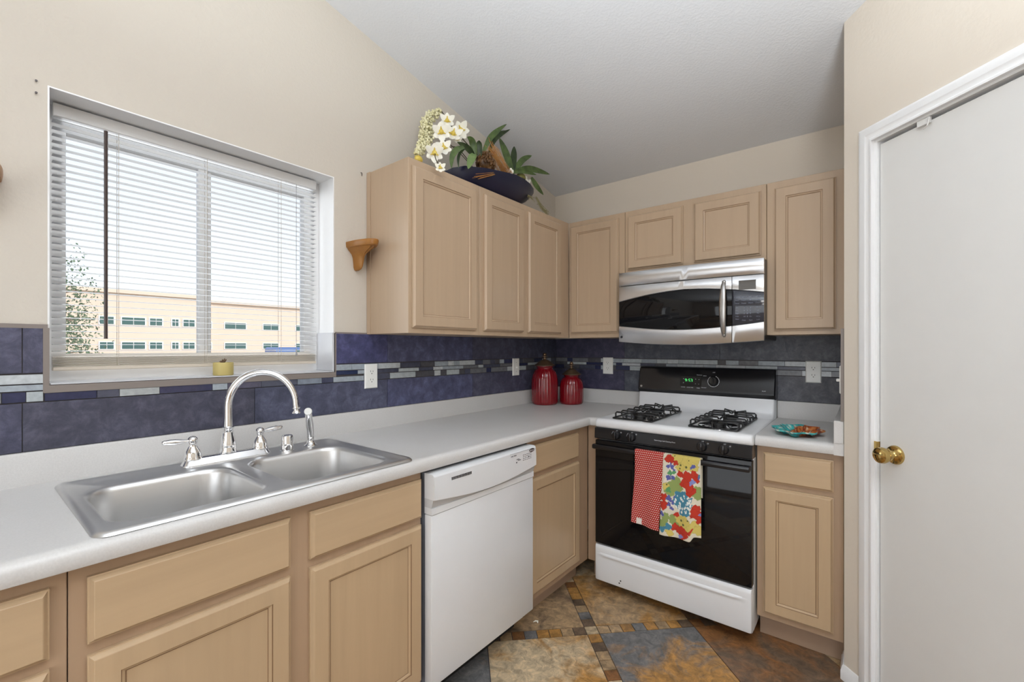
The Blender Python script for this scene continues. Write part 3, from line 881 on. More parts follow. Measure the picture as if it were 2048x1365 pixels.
for r_ in range(4):
    for c_ in range(5): it.append((('HEAVY', 'RINSE', 'LIGHT', 'AIR DRY', 'START')[(c_ + r_) % 5], (.6816, -1.305 + c_ * .013, .840 - r_ * .0075), .0022))
lettering('panel_printing', it, M_printg, dw, '+x')
mb = MB()
for y, z in ((-1.355, .817), (-1.268, .826)): mb.lathe((.6812, y, z), [(.001, 0), (.003, 0), (.003, .0012), (.001, .0013)], 12, axis='x')
mb.box(.681, .6814, -1.40, -1.232, .858, .8588)
mb.build('button', M_printk, dw)

# ------------------------------------------------------------------ gas range
rg = thing('gas_range', 'white gas range with black oven door and backguard on the back wall', 'stove', (1.085, -.36, 0))
RX0, RX1 = .7045, 1.4655
mb = MB(); mb.box(RX0 + .002, RX1 - .002, -.655, -.03, .055, .885, .003, 1)
for x in (RX0 + .05, RX1 - .05):
    for y in (-.56, -.08):
        m2 = MB(); m2.lathe((x, y, .001), [(.001, 0), (.02, 0), (.02, .0545), (.001, .0545)], 12); m2.build('foot', M_dark, rg)
mb.build('body', M_app, rg, smooth=30)
# cooktop: pan with rounded edges rising at the back
mb = MB()
N = 1
pf = [(-.02, .880), (-.685, .880), (-.693, .884), (-.697, .892), (-.697, .908), (-.693, .919), (-.682, .926), (-.66, .9275), (-.16, .9275), (-.135, .930), (-.118, .940), (-.106, .957), (-.098, 1.02), (-.094, 1.030), (-.02, 1.030)]
xs_ = [RX0, RX0 + .004, RX0 + .012, RX1 - .012, RX1 - .004, RX1]
ins = [.010, .003, 0, 0, .003, .010]
def pin(p, i):
    y, z = p; return (min(y + i, -.02) if y < -.3 else y + i * .5, (z - i * .6) if z > .90 else z)
mb.loops([[(x, *pin(p, i)) for p in pf] for x, i in zip(xs_, ins)])
mb.build('cooktop', M_app, rg, smooth=40)
# grates, burners
for gx0, gx1 in ((.790, 1.002), (1.183, 1.398)):
    gm = (gx0 + gx1) / 2
    for by in (-.545, -.30):
        mb = MB(); mb.lathe((gm, by, .9270), [(.001, .002), (.055, .002), (.085, .005), (.090, .007), (.094, .006), (.095, .0004)], 32); mb.build('drip_bowl', M_chrome, rg)
        mb = MB(); mb.lathe((gm, by, .929), [(.001, 0), (.030, 0), (.031, .010), (.038, .012), (.038, .018), (.034, .021), (.001, .022)], 28); mb.build('burner', M_blackm, rg)
    mb = MB(); r = .0045; zf, zt = .934, .961
    mb.tube([(x, y, zf) for x, y in rrect(gx0, gx1, -.655, -.190, .012, 3)], r, 8, closed=True)
    for by in (-.545, -.30):
        for yy in (by - .075, by, by + .075):
            for s_, xe in ((1, gx0), (-1, gx1)):
                ln = .072 if yy == by else .085
                mb.tube([(xe, yy, zf), (xe, yy, zt - .006), (xe + s_ * .006, yy, zt), (xe + s_ * ln, yy, zt), (xe + s_ * (ln + .010), yy + (by - yy) * .25, zt - .004)], r, 8)
        for s_, ye in ((1, by - .11), (-1, by + .11)):
            mb.tube([(gm, ye, zf), (gm, ye, zt), (gm, ye + s_ * .008, zt + .004), (gm, ye + s_ * .075, zt - .002)], r, 8)
            mb.tube([(gx0, ye, zf), (gm, ye, zf), (gx1, ye, zf)], r, 8)
    # raised V-shaped bar at the back end
    mb.tube([(gx0 + .05, -.192, zf), (gx0 + .055, -.190, zt + .008), (gm, -.19, zt - .006), (gx1 - .055, -.19, zt + .006), (gx1 - .05, -.192, zf)], r, 8)
    mb.build('burner_grate', M_blackm, rg, smooth=50)
# backguard
mb = MB()
bp = [(-.02, 1.028), (-.096, 1.028), (-.100, 1.033), (-.104, 1.044), (-.110, 1.050), (-.106, 1.060), (-.080, 1.172), (-.074, 1.184), (-.062, 1.190), (-.02, 1.190)]
mb.loops([[(x, y + i, z - i * .4) for y, z in bp] for x, i in ((RX0 - .004, .006), (RX0 + .002, 0), (RX1 - .002, 0), (RX1 + .004, .006))])
mb.build('backguard', M_black, rg, smooth=35)
def bgp(x, z, d=0.):  # a point on the sloping face of the backguard
    return (x, -.106 + (z - 1.060) * (.026 / .112) - d, z)
mb = MB(lambda a, z, d: bgp(a, z, d))
mb.box(.965, 1.088, 1.078, 1.138, -.002, .0012, .001, 1); mb.build('clock_panel', M_glassb, rg, smooth=0)
lettering('clock_digits', [('9:53', bgp(1.016, 1.111, .0022), .020)], M_led, rg, '-y')
it = [('Electronic', bgp(1.075, 1.146, .0014), .0055), ('CLOCK', bgp(.985, 1.071, .0014), .005), ('COOK TIME', bgp(1.025, 1.070, .0014), .005), ('TIMER', bgp(1.072, 1.069, .0014), .005), ('BROIL', bgp(1.106, 1.142, .0014), .005), ('PREHEAT', bgp(1.104, 1.073, .0014), .005), ('OFF', bgp(1.155, 1.163, .0014), .006), ('^', bgp(.985, 1.118, .0022), .010), ('v', bgp(.985, 1.098, .0022), .010), ('+', bgp(1.055, 1.120, .0022), .008), ('+', bgp(1.074, 1.119, .0022), .008), ('-', bgp(1.055, 1.095, .0022), .010), ('-', bgp(1.074, 1.094, .0022), .010), ('XL44', bgp(1.415, 1.071, .0014), .006)]
for q_ in it: lettering('lettering', [q_], M_print, rg, '-y')
mb = MB()
kc = Vector(bgp(1.155, 1.112)); kd = Vector((0, -1, .23)).normalized()
mb.lathe_dir(kc, kd, [(.001, 0), (.026, 0), (.025, .014), (.021, .019), (.001, .020)], 28)
mb.box(1.1505, 1.1595, kc.y - .030, kc.y - .015, 1.096, 1.134, .002, 1); mb.build('oven_knob', M_black, rg, smooth=40)
mb = MB()
for k in range(20):
    if k in (4, 5, 6): continue
    a0, a1 = 2 * PI * k / 20 + .03, 2 * PI * (k + 1) / 20 - .05
    for a, b in ((a0, a1),):
        q = [bgp(1.155 + r_ * math.cos(t_), 1.112 + r_ * math.sin(t_), .001) for r_, t_ in ((.0295, a), (.0295, b), (.0325, b), (.0325, a))]
        mb.loops([q, [(x, y - .0004, z) for x, y, z in q]])
mb.build('dial_ring', M_print, rg, smooth=0)
mb = MB(); c = bgp(.7225, 1.064, .0); mb.lathe_dir(c, kd, [(.001, 0), (.007, 0), (.007, .0012), (.001, .0013)], 20); mb.build('maker_emblem', M_silver, rg)
# control panel and knobs
mb = MB(); mb.loops([[(x, y + i, z) for y, z in ((-.03 - .6, .822), (-.698, .822), (-.703, .826), (-.700, .8785), (-.692, .8797), (-.63, .8797))] for x, i in ((RX0, .003), (RX0 + .004, 0), (RX1 - .004, 0), (RX1, .003))])
mb.build('control_panel', M_black, rg, smooth=30)
for x, z in ((.832, .8605), (.9145, .8565), (1.258, .8545), (1.352, .8555)):
    z = .852
    mb = MB(); mb.lathe((x, -.700, z), [(.001, 0), (.0225, 0), (.0225, .006), (.020, .016), (.017, .019), (.001, .020)], 28, axis='-y')
    mb.box(x - .0055, x + .0055, -.729, -.712, z - .0195, z + .0195, .003, 2)
    mb.build('burner_knob', M_black, rg, smooth=40)
it = [('Extra Large Self-Cleaning Oven', (1.085, -.7019, .853), .0058)]
for x in (.832, .9145, 1.258, 1.352): it += [('LITE', (x + .004, -.7015, .8762), .0038), ('HI', (x - .026, -.7015, .836), .0045), ('o', (x + .026, -.7015, .870), .010)]
for q_ in it: lettering('lettering', [q_], M_print, rg, '-y')
for x in (.832, .9145):
    q = [(x + .0255 * math.cos(t), -.7022, .852 + .0255 * math.sin(t)) for t in [2.3 + 1.5 * k / 10 for k in range(11)]]
    mb = MB(); mb.tube(q, .0007, 5); mb.build('dial_arc', M_print, rg)
# oven door, handle
od = MB(); od.box(RX0 + .004, RX1 - .001, -.700, -.657, .262, .8155, .005, 2); odo = od.build('oven_door', M_glassb, rg, smooth=35)
mb = MB(); mb.box(RX0 + .004, RX1 - .001, -.742, -.724, .772, .798, .008, 3)
for x in (RX0 + .02, RX1 - .02): mb.box(x - .016, x + .016, -.728, -.700, .774, .796, .004, 2)
mb.build('door_handle', M_black, rg, smooth=40)
# bottom drawer
mb = MB()
NZ = [(.060, -.660, 0), (.060, -.690, 0), (.064, -.698, 0), (.072, -.701, 0), (.185, -.701, 0), (.196, -.7015, 1), (.203, -.709, 1), (.209, -.7085, 1), (.214, -.700, 1), (.236, -.701, 0), (.246, -.699, 0), (.2525, -.692, 0), (.2525, -.660, 0)]
xsd = [(RX0 + .002, .010, 0), (RX0 + .005, .003, 0), (RX0 + .012, 0, 0), (RX0 + .035, 0, 0), (RX0 + .07, 0, 1), (RX1 - .075, 0, 1), (RX1 - .04, 0, 0), (RX1 - .012, 0, 0), (RX1 - .005, .003, 0), (RX1 - .002, .010, 0)]
mb.loops([[(x, (y if (m_ or not rib) else -.701) + (i if y < -.67 else 0), z) for z, y, rib in NZ] for x, i, m_ in xsd])
mb.build('storage_drawer', M_app, rg, smooth=40)
for x, z in ((.855, .098), (.848, .085)):
    mb = MB(); mb.lathe((x, -.701, z), [(.001, 0), (.004, 0), (.003, .0006), (.001, .0007)], 9, axis='-y'); mb.build('enamel_chip', M_dark, rg)

# ------------------------------------------------------------------ microwave
mw = thing('microwave', 'stainless steel over-the-range microwave with lens-shaped black window', 'microwave', (1.082, -.20, 1.345))
MX0, MX1, XS = .7035, 1.4615, 1.3215
sA = lambda x: (x - MX0) / (MX1 - MX0)
bow = lambda x: .396 + .024 * math.sin(PI * sA(x))
mb = MB(); mb.box(MX0, MX1, -.375, -.012, 1.348, 1.750, .003, 1); mb.build('body', plain('dark_microwave_case', (.03, .026, .022, 1), .35), mw, smooth=0)
zb_ = lambda x: 1.3435 - .019 * math.sin(PI * sA(x))
wt_ = lambda x: 1.580 + .040 * math.sin(PI * sA(x))
wb_ = lambda x: 1.437 - .030 * math.sin(PI * sA(x))
def slab(a0, a1, ztop, zbot, name, mat, off=0., back=.372, n=28, edge=.003):
    mb = MB(); rows = []
    for k in range(n + 1):
        x = a0 + (a1 - a0) * k / n
        zt, zo, d = ztop(x), zbot(x), bow(x) + off
        ee = 0 if 0 < k < n else edge * .5
        rows.append([(x, -back, zo), (x, -(d - edge - ee), zo), (x, -(d - ee), zo + edge), (x, -(d - ee), zt - edge), (x, -(d - edge - ee), zt), (x, -back, zt)])
    mb.loops(rows); return mb.build(name, mat, mw, smooth=45)
cz = lambda v: (lambda x: v)
slab(MX0, MX1, cz(1.7495), cz(1.672), 'vent_grille', M_steel)
slab(MX0, XS - .0015, cz(1.6685), wt_, 'door_upper_rail', M_steel)
slab(MX0, XS - .0015, wb_, zb_, 'door_lower_rail', M_steel)
slab(MX0, XS - .0015, lambda x: wt_(x) - .0004, lambda x: wb_(x) + .0004, 'door_window', M_glassb, off=-.005)
slab(XS + .0015, MX1, cz(1.6685), wt_, 'display_surround', M_steel, n=10)
slab(XS + .0015, MX1, wb_, zb_, 'panel_base', M_steel, n=10)
slab(XS + .0015, MX1, lambda x: wt_(x) - .0004, lambda x: wb_(x) + .0004, 'keypad', M_panel, off=-.003, n=10)
dispx0, dispx1 = 1.352, 1.428
mb = MB(); rows = []
for k in range(9):
    x = dispx0 + (dispx1 - dispx0) * k / 8; d = bow(x)
    rows.append([(x, -(d - .002), 1.598), (x, -(d + .0008), 1.598), (x, -(d + .0008), 1.645), (x, -(d - .002), 1.645)])
mb.loops(rows); mb.build('display', M_disp, mw, smooth=0)
hx = 1.288
mb = MB()
seg = []
for k in range(17):
    t = k / 16; z = 1.362 + (1.652 - 1.362) * t
    w = .005 + .0115 * math.sin(PI * t) ** .55; d = bow(hx) + .006 + .038 * math.sin(PI * t) ** .6
    seg.append([(hx + w * math.cos(a), -(d + .007 * math.sin(a)), z) for a in [2 * PI * i / 14 for i in range(14)]])
mb.loops(seg)
for z in (1.375, 1.640): mb.box(hx - .008, hx + .008, -(bow(hx) + .022), -(bow(hx) - .002), z - .008, z + .008, .002, 1)
mb.build('door_handle', M_silver, mw, smooth=50)
it = []; fy_ = lambda x: -(bow(x) - .003 + .0006)
keys = ['1', '2', '3', '4', '5', '6', '7', '8', '9', 'Off', '0', 'Go']
for k, s_ in enumerate(keys):
    x = 1.377 + (k % 3) * .0135; it.append((s_, (x, fy_(x), 1.508 - (k // 3) * .0145), .0075 if len(s_) == 1 else .0055))
for r_ in range(3):
    for c_, w_ in enumerate((('Popcorn', 'Beverage', 'Reheat', 'Defrost'), ('Auto', 'Potato', 'Veg', 'Cook'), ('Timer', 'Power', 'Warm', 'Clock'))[r_]):
        x = 1.345 + c_ * .0300; it.append((w_, (x, fy_(x), 1.562 - r_ * .0155), .0060))
for k, w_ in enumerate(('Add 30', 'Light', 'Fan', 'Hi Lo', 'Lock')):
    x = 1.437; it.append((w_, (x, fy_(x), 1.510 - k * .0155), .0055))
    x = 1.345; it.append((('Set', 'Auto', 'Night', 'Help', 'Mute')[k], (x, fy_(x), 1.510 - k * .0145), .0055))
for x, w_ in ((1.375, 'Clear'), (1.405, 'Start')): it.append((w_, (x, fy_(x), 1.446), .0060))
lettering('keypad_printing', it, plain('dim_printing', srgb(140, 146, 165), .5), mw, '-y')
mb = MB(); x = .722; mb.lathe((x, -(bow(x) - .002), 1.372), [(.001, 0), (.0075, 0), (.0075, .0028), (.001, .003)], 20, axis='-y'); mb.build('maker_emblem', plain('dark_emblem', srgb(60, 62, 66), .3, .5), mw)
for a_, b_ in ((.90, .96), (1.0, 1.08)):
    mb = MB(); mb.box(a_, b_, -.36, -.28, 1.330, 1.3485, .002, 1); mb.build('filter_latch', M_silver, mw, smooth=0)

# ------------------------------------------------------------------ outlets and switches
def outlet(name, label, fn, a, z, kind, w=.070, h=.115):
    t = thing(name, label, 'outlet' if kind == 'outlet' else 'switch', fn(a, z, .010), 'wall outlets and switches')
    mb = MB(fn); mb.loops([rect(a - w / 2, a + w / 2, z - h / 2, z + h / 2, .0102), rect(a - w / 2, a + w / 2, z - h / 2, z + h / 2, .0125), rect(a - w / 2 + .004, a + w / 2 - .004, z - h / 2 + .004, z + h / 2 - .004, .0165)])
    mb.build('cover_plate', M_plate, t, smooth=20)
    if kind == 'outlet':
        for dz in (.0195, -.0195):
            mb = MB(fn)
            q = [(a + .0165 * math.cos(u), z + dz + max(-.0125, min(.0125, .0165 * math.sin(u)))) for u in [2 * PI * k / 24 for k in range(24)]]
            mb.loops([[(u, v, .016) for u, v in q], [(u, v, .0182) for u, v in q]]); so = mb.build('socket', M_plate, t, smooth=30)
            mb = MB(fn); mb.box(a - .0075, a - .0055, z + dz, z + dz + .008, .018, .0186); mb.box(a + .0055, a + .0075, z + dz, z + dz + .007, .018, .0186)
            mb.box(a - .0022, a + .0022, z + dz - .009, z + dz - .005, .018, .0186, .0002, 1); mb.build('slot', M_printk, so, smooth=0)
    else:
        mb = MB(fn); mb.box(a - .0045, a + .0045, z - .010, z + .002, .014, .028, .002, 1); mb.build('toggle', M_plate, t, smooth=30)
        for dz in (.03, -.03):
            mb = MB(fn); mb.box(a - .0025, a + .0025, z + dz - .0025, z + dz + .0025, .0162, .0172); mb.build('screw', M_silver, t, smooth=0)
outlet('wall_outlet', 'white duplex outlet on blue tile between the window and the wall cabinets', fL, -1.620, 1.174, 'outlet')
outlet('light_switch', 'white switch plate on the window wall left of the tall red canister', fL, -.503, 1.180, 'switch')
outlet('wall_outlet', 'white duplex outlet on the back wall between red canisters and range', fB, .443, 1.1835, 'outlet', .075)
outlet('wall_outlet', 'white duplex outlet on the tile right of the range above the painted dish', fB, 1.633, 1.180, 'outlet')
outlet('light_switch', 'white toggle switch seen edge-on on the side wall beside the pantry', fS, -.600, 1.180, 'switch')

# ------------------------------------------------------------------ canisters
def canister(label, x, y, R, hb, hl):
    t = thing('canister', label, 'canister', (x, y, CT1), 'ruby glass canisters')
    n = 96
    rib = lambda a, k: 1 + (.022 * (math.cos(26 * a)) if 3 <= k <= 9 else 0)
    mb = MB()
    mb.lathe((x, y, CT1 + .0003), [(.001, .0), (R * .90, 0), (R * .97, .008), (R, .022), (R, hb * .30), (R, hb * .55), (R * .98, hb * .66), (R * .92, hb * .76), (R * .82, hb * .84), (R * .70, hb * .89), (R * .62, hb * .915), (R * .60, hb * .94), (R * .66, hb * .96), (R * .66, hb), (.001, hb)], n, rib=rib)
    mb.build('jar', M_red, t, smooth=60)
    zl = CT1 + hb + .0006; L = hl - hb
    mb = MB()
    mb.lathe((x, y, zl), [(.001, 0), (R * .82, 0), (R * .84, .004), (R * .70, L * .12), (R * .48, L * .30), (R * .30, L * .42), (R * .12, L * .47), (R * .10, L * .52), (R * .22, L * .55), (R * .22, L * .58), (R * .09, L * .61), (R * .09, L * .66), (R * .26, L * .69), (R * .26, L * .72), (R * .10, L * .75), (R * .16, L * .84), (R * .13, L * .94), (.001, L)], 32)
    mb.build('lid', M_bronze, t, smooth=50)
canister('taller ruby red ribbed glass canister with bronze finial lid, in the worktop corner', .128, -.330, .0885, .262, .352)
canister('shorter ruby red ribbed glass canister with bronze lid, right of the tall one', .262, -.200, .080, .200, .290)

# ------------------------------------------------------------------ painted dish
def dish():
    N, R_ = 72, 10
    cx_, cy_ = 1.612, -.505
    mb = MB(); g = []
    rim = lambda a: 1 + .10 * math.cos(8 * a)
    for k in range(R_ + 1):
        t = k / R_; row = []
        for i in range(N):
            a = 2 * PI * i / N; r = t * rim(a) if t > .5 else t * (1 + (rim(a) - 1) * t * 2)
            z = .004 + .030 * max(0, t - .45) ** 1.3 * 1.6 + .008 * math.sin(5 * a + 9 * t) * (t > .2) * (t < .9)
            row.append((cx_ + .094 * r * math.cos(a), cy_ + .120 * r * math.sin(a), CT1 + z))
        g.append(row)
    top = g
    bot = [[(x, y, max(CT1 + .0005, z - .005)) for x, y, z in r] for r in reversed(g)]
    mb.loops(top[1:] + bot[:-1]); 
    o = mb.build('painted_dish', M_dish, smooth=60, loc=(cx_, cy_, CT1))
    me = o.data
    pal_ = [(.05, .42, .40, 1), (.03, .28, .30, 1), (.55, .62, .52, 1)]
    inn = [(.33, .07, .02, 1), (.50, .18, .05, 1), (.62, .50, .32, 1), (.22, .04, .02, 1)]
    def pc(pi, vi):
        c = me.vertices[vi].co; r = math.hypot(c.x / .094, c.y / .120); a = math.atan2(c.y, c.x)
        q = math.sin(c.x * 170) * math.cos(c.y * 150) + .6 * math.sin(c.x * 410 + c.y * 380)
        if r > .80 - .1 * math.sin(3 * a) - (.25 if c.x < -.02 else 0) and (c.x < .01 or c.y < -.05): return pal_[0] if q > .2 else pal_[1] if q > -.7 else pal_[2]
        return inn[0] if q > .35 else inn[1] if q > -.35 else inn[2] if q < -1.0 else inn[3]
    col_attr(o, 'paint', pc)
    tag(o, 'glazed rust and turquoise flower-shaped dish on the small worktop right of the range', 'dish')
dish()

# ------------------------------------------------------------------ towels on the oven handle
def towel(label, x0, x1, zbot, fn, paintfn, mat, NX=70, NS=150):
    """cloth over the handle bar: back drop, over the bar, long front drop"""
    path = []
    yb, yf, zt = -.7205, -.7455, .8015
    back = .62
    Lb = zt - back; Lf = zt - zbot
    s_tot = Lb + .025 + Lf
    mb = MB(); g = []
    for j in range(NS + 1):
        s = s_tot * j / NS; row = []
        for i in range(NX + 1):
            u = i / NX; x = x0 + (x1 - x0) * u
            if s < Lb: y, z = yb, back + s
            elif s < Lb + .025:
                a = PI * (s - Lb) / .025; y = (yb + yf) / 2 + (yb - yf) / 2 * math.cos(a); z = zt + .003 * math.sin(a)
            else:
                q = s - Lb - .025; t = q / Lf
                x, y, z = fn(u, t, x, yf, zt - q)
            row.append((x, y, z))
        g.append(row)
    off = [[(x, y + (.0022 if y < -.733 else -.0022), z) for x, y, z in r] for r in g]
    L1 = [[mb.v(p) for p in r] for r in g]
    for a, b in zip(L1, L1[1:]):
        for i in range(NX): mb.face([a[i], a[i + 1], b[i + 1], b[i]])
    o = mb.build('dish_towel', mat, smooth=80, loc=((x0 + x1) / 2, yf, zt), recalc=False)
    sd = o.modifiers.new('thickness', 'SOLIDIFY'); sd.thickness = .0018; sd.offset = 0
    nrow = NX + 1
    def pc(pi, vi):
        j, i = divmod(vi, nrow); s = s_tot * j / NS
        return paintfn(i / NX, (s - Lb - .0125) / Lf)
    col_attr(o, 'paint', pc)
    col_attr(o, 'cloth', lambda pi, vi: ((vi % nrow) / NX, (s_tot * (vi // nrow) / NS) / Lf, 0, 1))
    tag(o, label, 'towel', 'dish towels on the oven handle')
    return o
def dots(u, t):
    return (.72, .68, .64, 1) if t > .955 and .18 < u < .38 else (.40, .016, .011, 1)
def f1(u, t, x, y, z):
    return (x - .0 + .004 * math.sin(t * 5) - .012 * t * (1 - u) - .021 * t * u, y - .003 - .005 * t * math.sin(u * 9 + 1) - .004 * t, z + .016 * (1 - u) * t * t)
towel('red dish towel with white polka dots on the left half of the oven handle', .953, 1.098, .428, f1, dots, M_dots, NX=50, NS=120)
FLW = [((.26, .33, .10, 1), [(670, 540, 95), (700, 590, 80), (600, 650, 75), (680, 1020, 70), (700, 1080, 60), (560, 1010, 55), (560, 1070, 45), (985, 600, 60), (970, 670, 60), (510, 1110, 50)]),
       ((.62, .50, .13, 1), [(800, 240, 120), (690, 190, 90), (920, 190, 90), (930, 300, 60), (740, 330, 60), (545, 600, 50), (800, 1020, 80), (830, 1060, 70), (740, 1010, 60), (930, 1110, 85), (990, 1160, 70), (620, 1210, 50)]),
       ((.74, .68, .58, 1), [(600, 330, 55), (650, 420, 55), (560, 500, 55), (640, 850, 60), (500, 960, 50)]),
       ((.10, .11, .34, 1), [(575, 340, 26), (630, 330, 30), (600, 300, 20), (650, 370, 20), (575, 490, 36), (640, 470, 28), (600, 760, 40), (650, 800, 30), (600, 840, 30), (690, 730, 34), (640, 880, 25), (515, 970, 32), (905, 300, 26), (930, 285, 18), (990, 440, 24)]),
       ((.10, .30, .12, 1), [(600, 420, 35), (650, 400, 25), (590, 650, 35)]),
       ((.06, .22, .32, 1), [(790, 720, 85), (750, 790, 95), (820, 800, 85), (810, 880, 80), (720, 700, 50), (860, 740, 50), (600, 1140, 45), (530, 1180, 40), (990, 400, 18)]),
       ((.50, .035, .015, 1), [(930, 400, 52), (840, 430, 68), (800, 525, 58), (890, 620, 66), (860, 560, 70), (960, 460, 40), (570, 235, 55), (610, 230, 45), (670, 275, 36), (735, 410, 42), (520, 750, 52), (525, 860, 60), (710, 960, 36), (690, 1130, 50), (760, 1150, 60), (820, 1180, 55), (790, 1230, 45), (960, 860, 60), (980, 940, 70), (940, 920, 55), (990, 1020, 40), (890, 1150, 30)]),
       ((.22, .24, .52, 1), [(905, 500, 36), (1010, 930, 22), (760, 1230, 30)]),
       ((.78, .74, .66, 1), [])]
rt = random.Random(5)
specks = [(790 + rt.uniform(-120, 110), 800 + rt.uniform(-110, 110), rt.uniform(6, 13)) for _ in range(60)]
dk = [(745, 295, 14), (825, 310, 16), (735, 340, 12), (860, 220, 9), (655, 185, 9), (560, 580, 12), (770, 1020, 15), (800, 1070, 15), (860, 1000, 10)]
def floral(u, t):
    X, Y = 490 + u * 530, 150 + t * 1080
    Xn = X + 9 * math.sin(Y * .06) + 6 * math.sin(Y * .13 + X * .05); Yn = Y + 9 * math.sin(X * .055 + 1) + 5 * math.sin(X * .14)
    c = (.68, .63, .50, 1)
    for colr, cl in FLW:
        for a, b, r in cl:
            d = math.hypot(Xn - a, Yn - b)
            if d < r: c = colr if d < r - 7 or colr[0] < .5 else tuple(q * .8 for q in colr[:3]) + (1,)
    if c == (.06, .22, .32, 1):
        for a, b, r in specks:
            if math.hypot(X - a, (Y - b) * .7) < r: c = (.75, .78, .74, 1)
    for a, b, r in dk:
        if math.hypot(X - a, Y - b) < r: c = (.10, .11, .04, 1)
    return c
def f2(u, t, x, y, z):
    fold = 1 / (1 + math.exp(-(u - .80) * 60))
    return (x - .017 * t * (1 - u), y - .007 - .008 * t * math.sin(u * 10 + .5) - .004 * t + .007 * fold * min(1, t * 4), z + .024 * t * t * fold)
towel('floral dish towel on the oven handle, right of the red dotted one', 1.0975, 1.266, .420, f2, floral, M_towel, NX=130, NS=270)

# ------------------------------------------------------------------ sill plant, wall shelves, wall hardware
pt = thing('potted_succulent', 'tiny dry succulent in an ochre ceramic pot on the window sill', 'plant', (-.033, -2.226, 1.206))
mb = MB(); zz = WZ0 + .0165
mb.lathe((-.033, -2.226, zz), [(.001, 0), (.0315, 0), (.033, .003), (.033, .045), (.0325, .0475), (.030, .0475), (.029, .043), (.001, .042)], 32); mb.build('pot', M_ceramic, pt, smooth=40)
mb = MB(); rp = random.Random(2)
for k in range(16):
    a = rp.uniform(0, 2 * PI); l = rp.uniform(.012, .022); el = rp.uniform(.3, 1.2)
    p = Vector((-.033, -2.226, zz + .043)); d = Vector((math.cos(a) * math.cos(el), math.sin(a) * math.cos(el), math.sin(el)))
    mb.tube([tuple(p), tuple(p + d * l * .5 + Vector((0, 0, .002))), tuple(p + d * l)], [.0025, .003, .0006], 6)
mb.build('leaves', M_soil, pt)

def shelf(label, yc, zt):
    t = thing('corbel_shelf', label, 'shelf', (0, yc, zt - .12), 'small oak corbel shelves')
    a_, D_ = .050, .165
    half = lambda k, s=1.: [(max(.0005, D_ * s * math.sin(u)), yc + a_ * s * math.cos(u), k) for u in [PI * i / 24 for i in range(25)]]
    mb = MB(); mb.loops([half(zt - .026, .93), half(zt - .022, .97), half(zt - .014, .985), half(zt - .010, 1.), half(zt - .002, 1.), half(zt, .985)]); mb.build('top', M_oak, t, smooth=35)
    mb = MB()
    for th, dep, sc_ in ((.045, .10, 1), ):
        rows = []
        for z, w, d in ((zt - .026, .043, .135), (zt - .033, .040, .125), (zt - .043, .030, .100), (zt - .053, .021, .080), (zt - .068, .0155, .066), (zt - .090, .013, .060), (zt - .110, .0115, .054), (zt - .121, .008, .044), (zt - .126, .003, .025)):
            rows.append([(.0005, yc + w, z), (.0005, yc - w, z), (d * .45, yc - w * .92, z), (d * .8, yc - w * .6, z), (d, yc - w * .2, z), (d * .92, yc, z), (d, yc + w * .2, z), (d * .8, yc + w * .6, z), (d * .45, yc + w * .92, z)])
        mb.loops(rows)
    mb.build('bracket', M_oak, t, smooth=50)
shelf('small golden oak corbel shelf on the wall between window and wall cabinets', -1.694, 1.790)
shelf('small golden oak corbel shelf cut by the left picture edge, left of the window', -2.822, 1.787)
mb = MB(); mb.tube([(.001, -1.668, 2.128), (.008, -1.668, 2.127), (.010, -1.668, 2.117), (.013, -1.670, 2.110), (.018, -1.672, 2.112), (.019, -1.673, 2.120)], .0015, 8)
tag(mb.build('wall_hook', M_wand, loc=(.001, -1.668, 2.12)), 'tiny dark metal cup hook in the wall left of the wall cabinet top', 'hook')
for nm, yy, z_, lb in (('nail', -2.7099, 2.0685, 'upper of two small nails in the wall left of the window top'), ('nail', -2.7099, 2.0343, 'lower of two small nails in the wall left of the window top')):
    mb = MB(); mb.lathe((.0005, yy, z_), [(.0008, 0), (.0016, .0), (.0016, .006), (.003, .0062), (.003, .0072), (.0008, .0074)], 10, axis='x')
    tag(mb.build('nail', M_wand, loc=(.0005, yy, z_)), lb, 'nail', 'nails left of the window')
mb = MB(); mb.tube([(.612, -1.137, .003), (.618, -1.127, .006), (.628, -1.124, .007), (.634, -1.131, .004)], [.002, .0045, .0045, .002], 8, flat=.5)
tag(mb.build('paper_scrap', M_petal, loc=(.62, -1.128, .003)), 'tiny curled white scrap lying on the floor tiles before the dishwasher', 'scrap')

# ------------------------------------------------------------------ venetian blind
bd = thing('venetian_blind', 'white venetian blind with thin open slats in the kitchen window', 'blind', (-.10, -2.252, 2.04))
BY0, BY1, BXc = -2.668, -1.838, -.098
mb = MB(); mb.box(BXc - .016, BXc + .014, BY0, BY1, 2.018, 2.058, .002, 1); mb.build('headrail', plain('grey_white_headrail', srgb(214, 214, 214), .4), bd, smooth=0)
mb = MB(); n_ = 0
tilt = math.radians(9)
def slat_at(mb, z, tl):
    w = .0135
    pts = []
    for k in range(5):
        q = -1 + k / 2; pts.append((q * w, .0016 * (1 - q * q)))
    ct_, st_ = math.cos(tl), math.sin(tl)
    P3 = [(BXc + p * ct_ - h * st_, z + p * st_ + h * ct_) for p, h in pts] + [(BXc + p * ct_ - (h - .0004) * st_, z + p * st_ + (h - .0004) * ct_) for p, h in reversed(pts)]
    mb.loops([[(x, BY0, zz_) for x, zz_ in P3], [(x, BY1, zz_) for x, zz_ in P3]])
z = 2.005
while z > 1.292:
    slat_at(mb, z, 0.); z -= .0208
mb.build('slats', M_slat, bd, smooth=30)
mb = MB()
for k in range(9): slat_at(mb, 1.252 + k * .0035, 0)
mb.box(BXc - .013, BXc + .013, BY0, BY1, 1.238, 1.250, .002, 1)
mb.build('bottom_rail', M_slatb, bd, smooth=30)
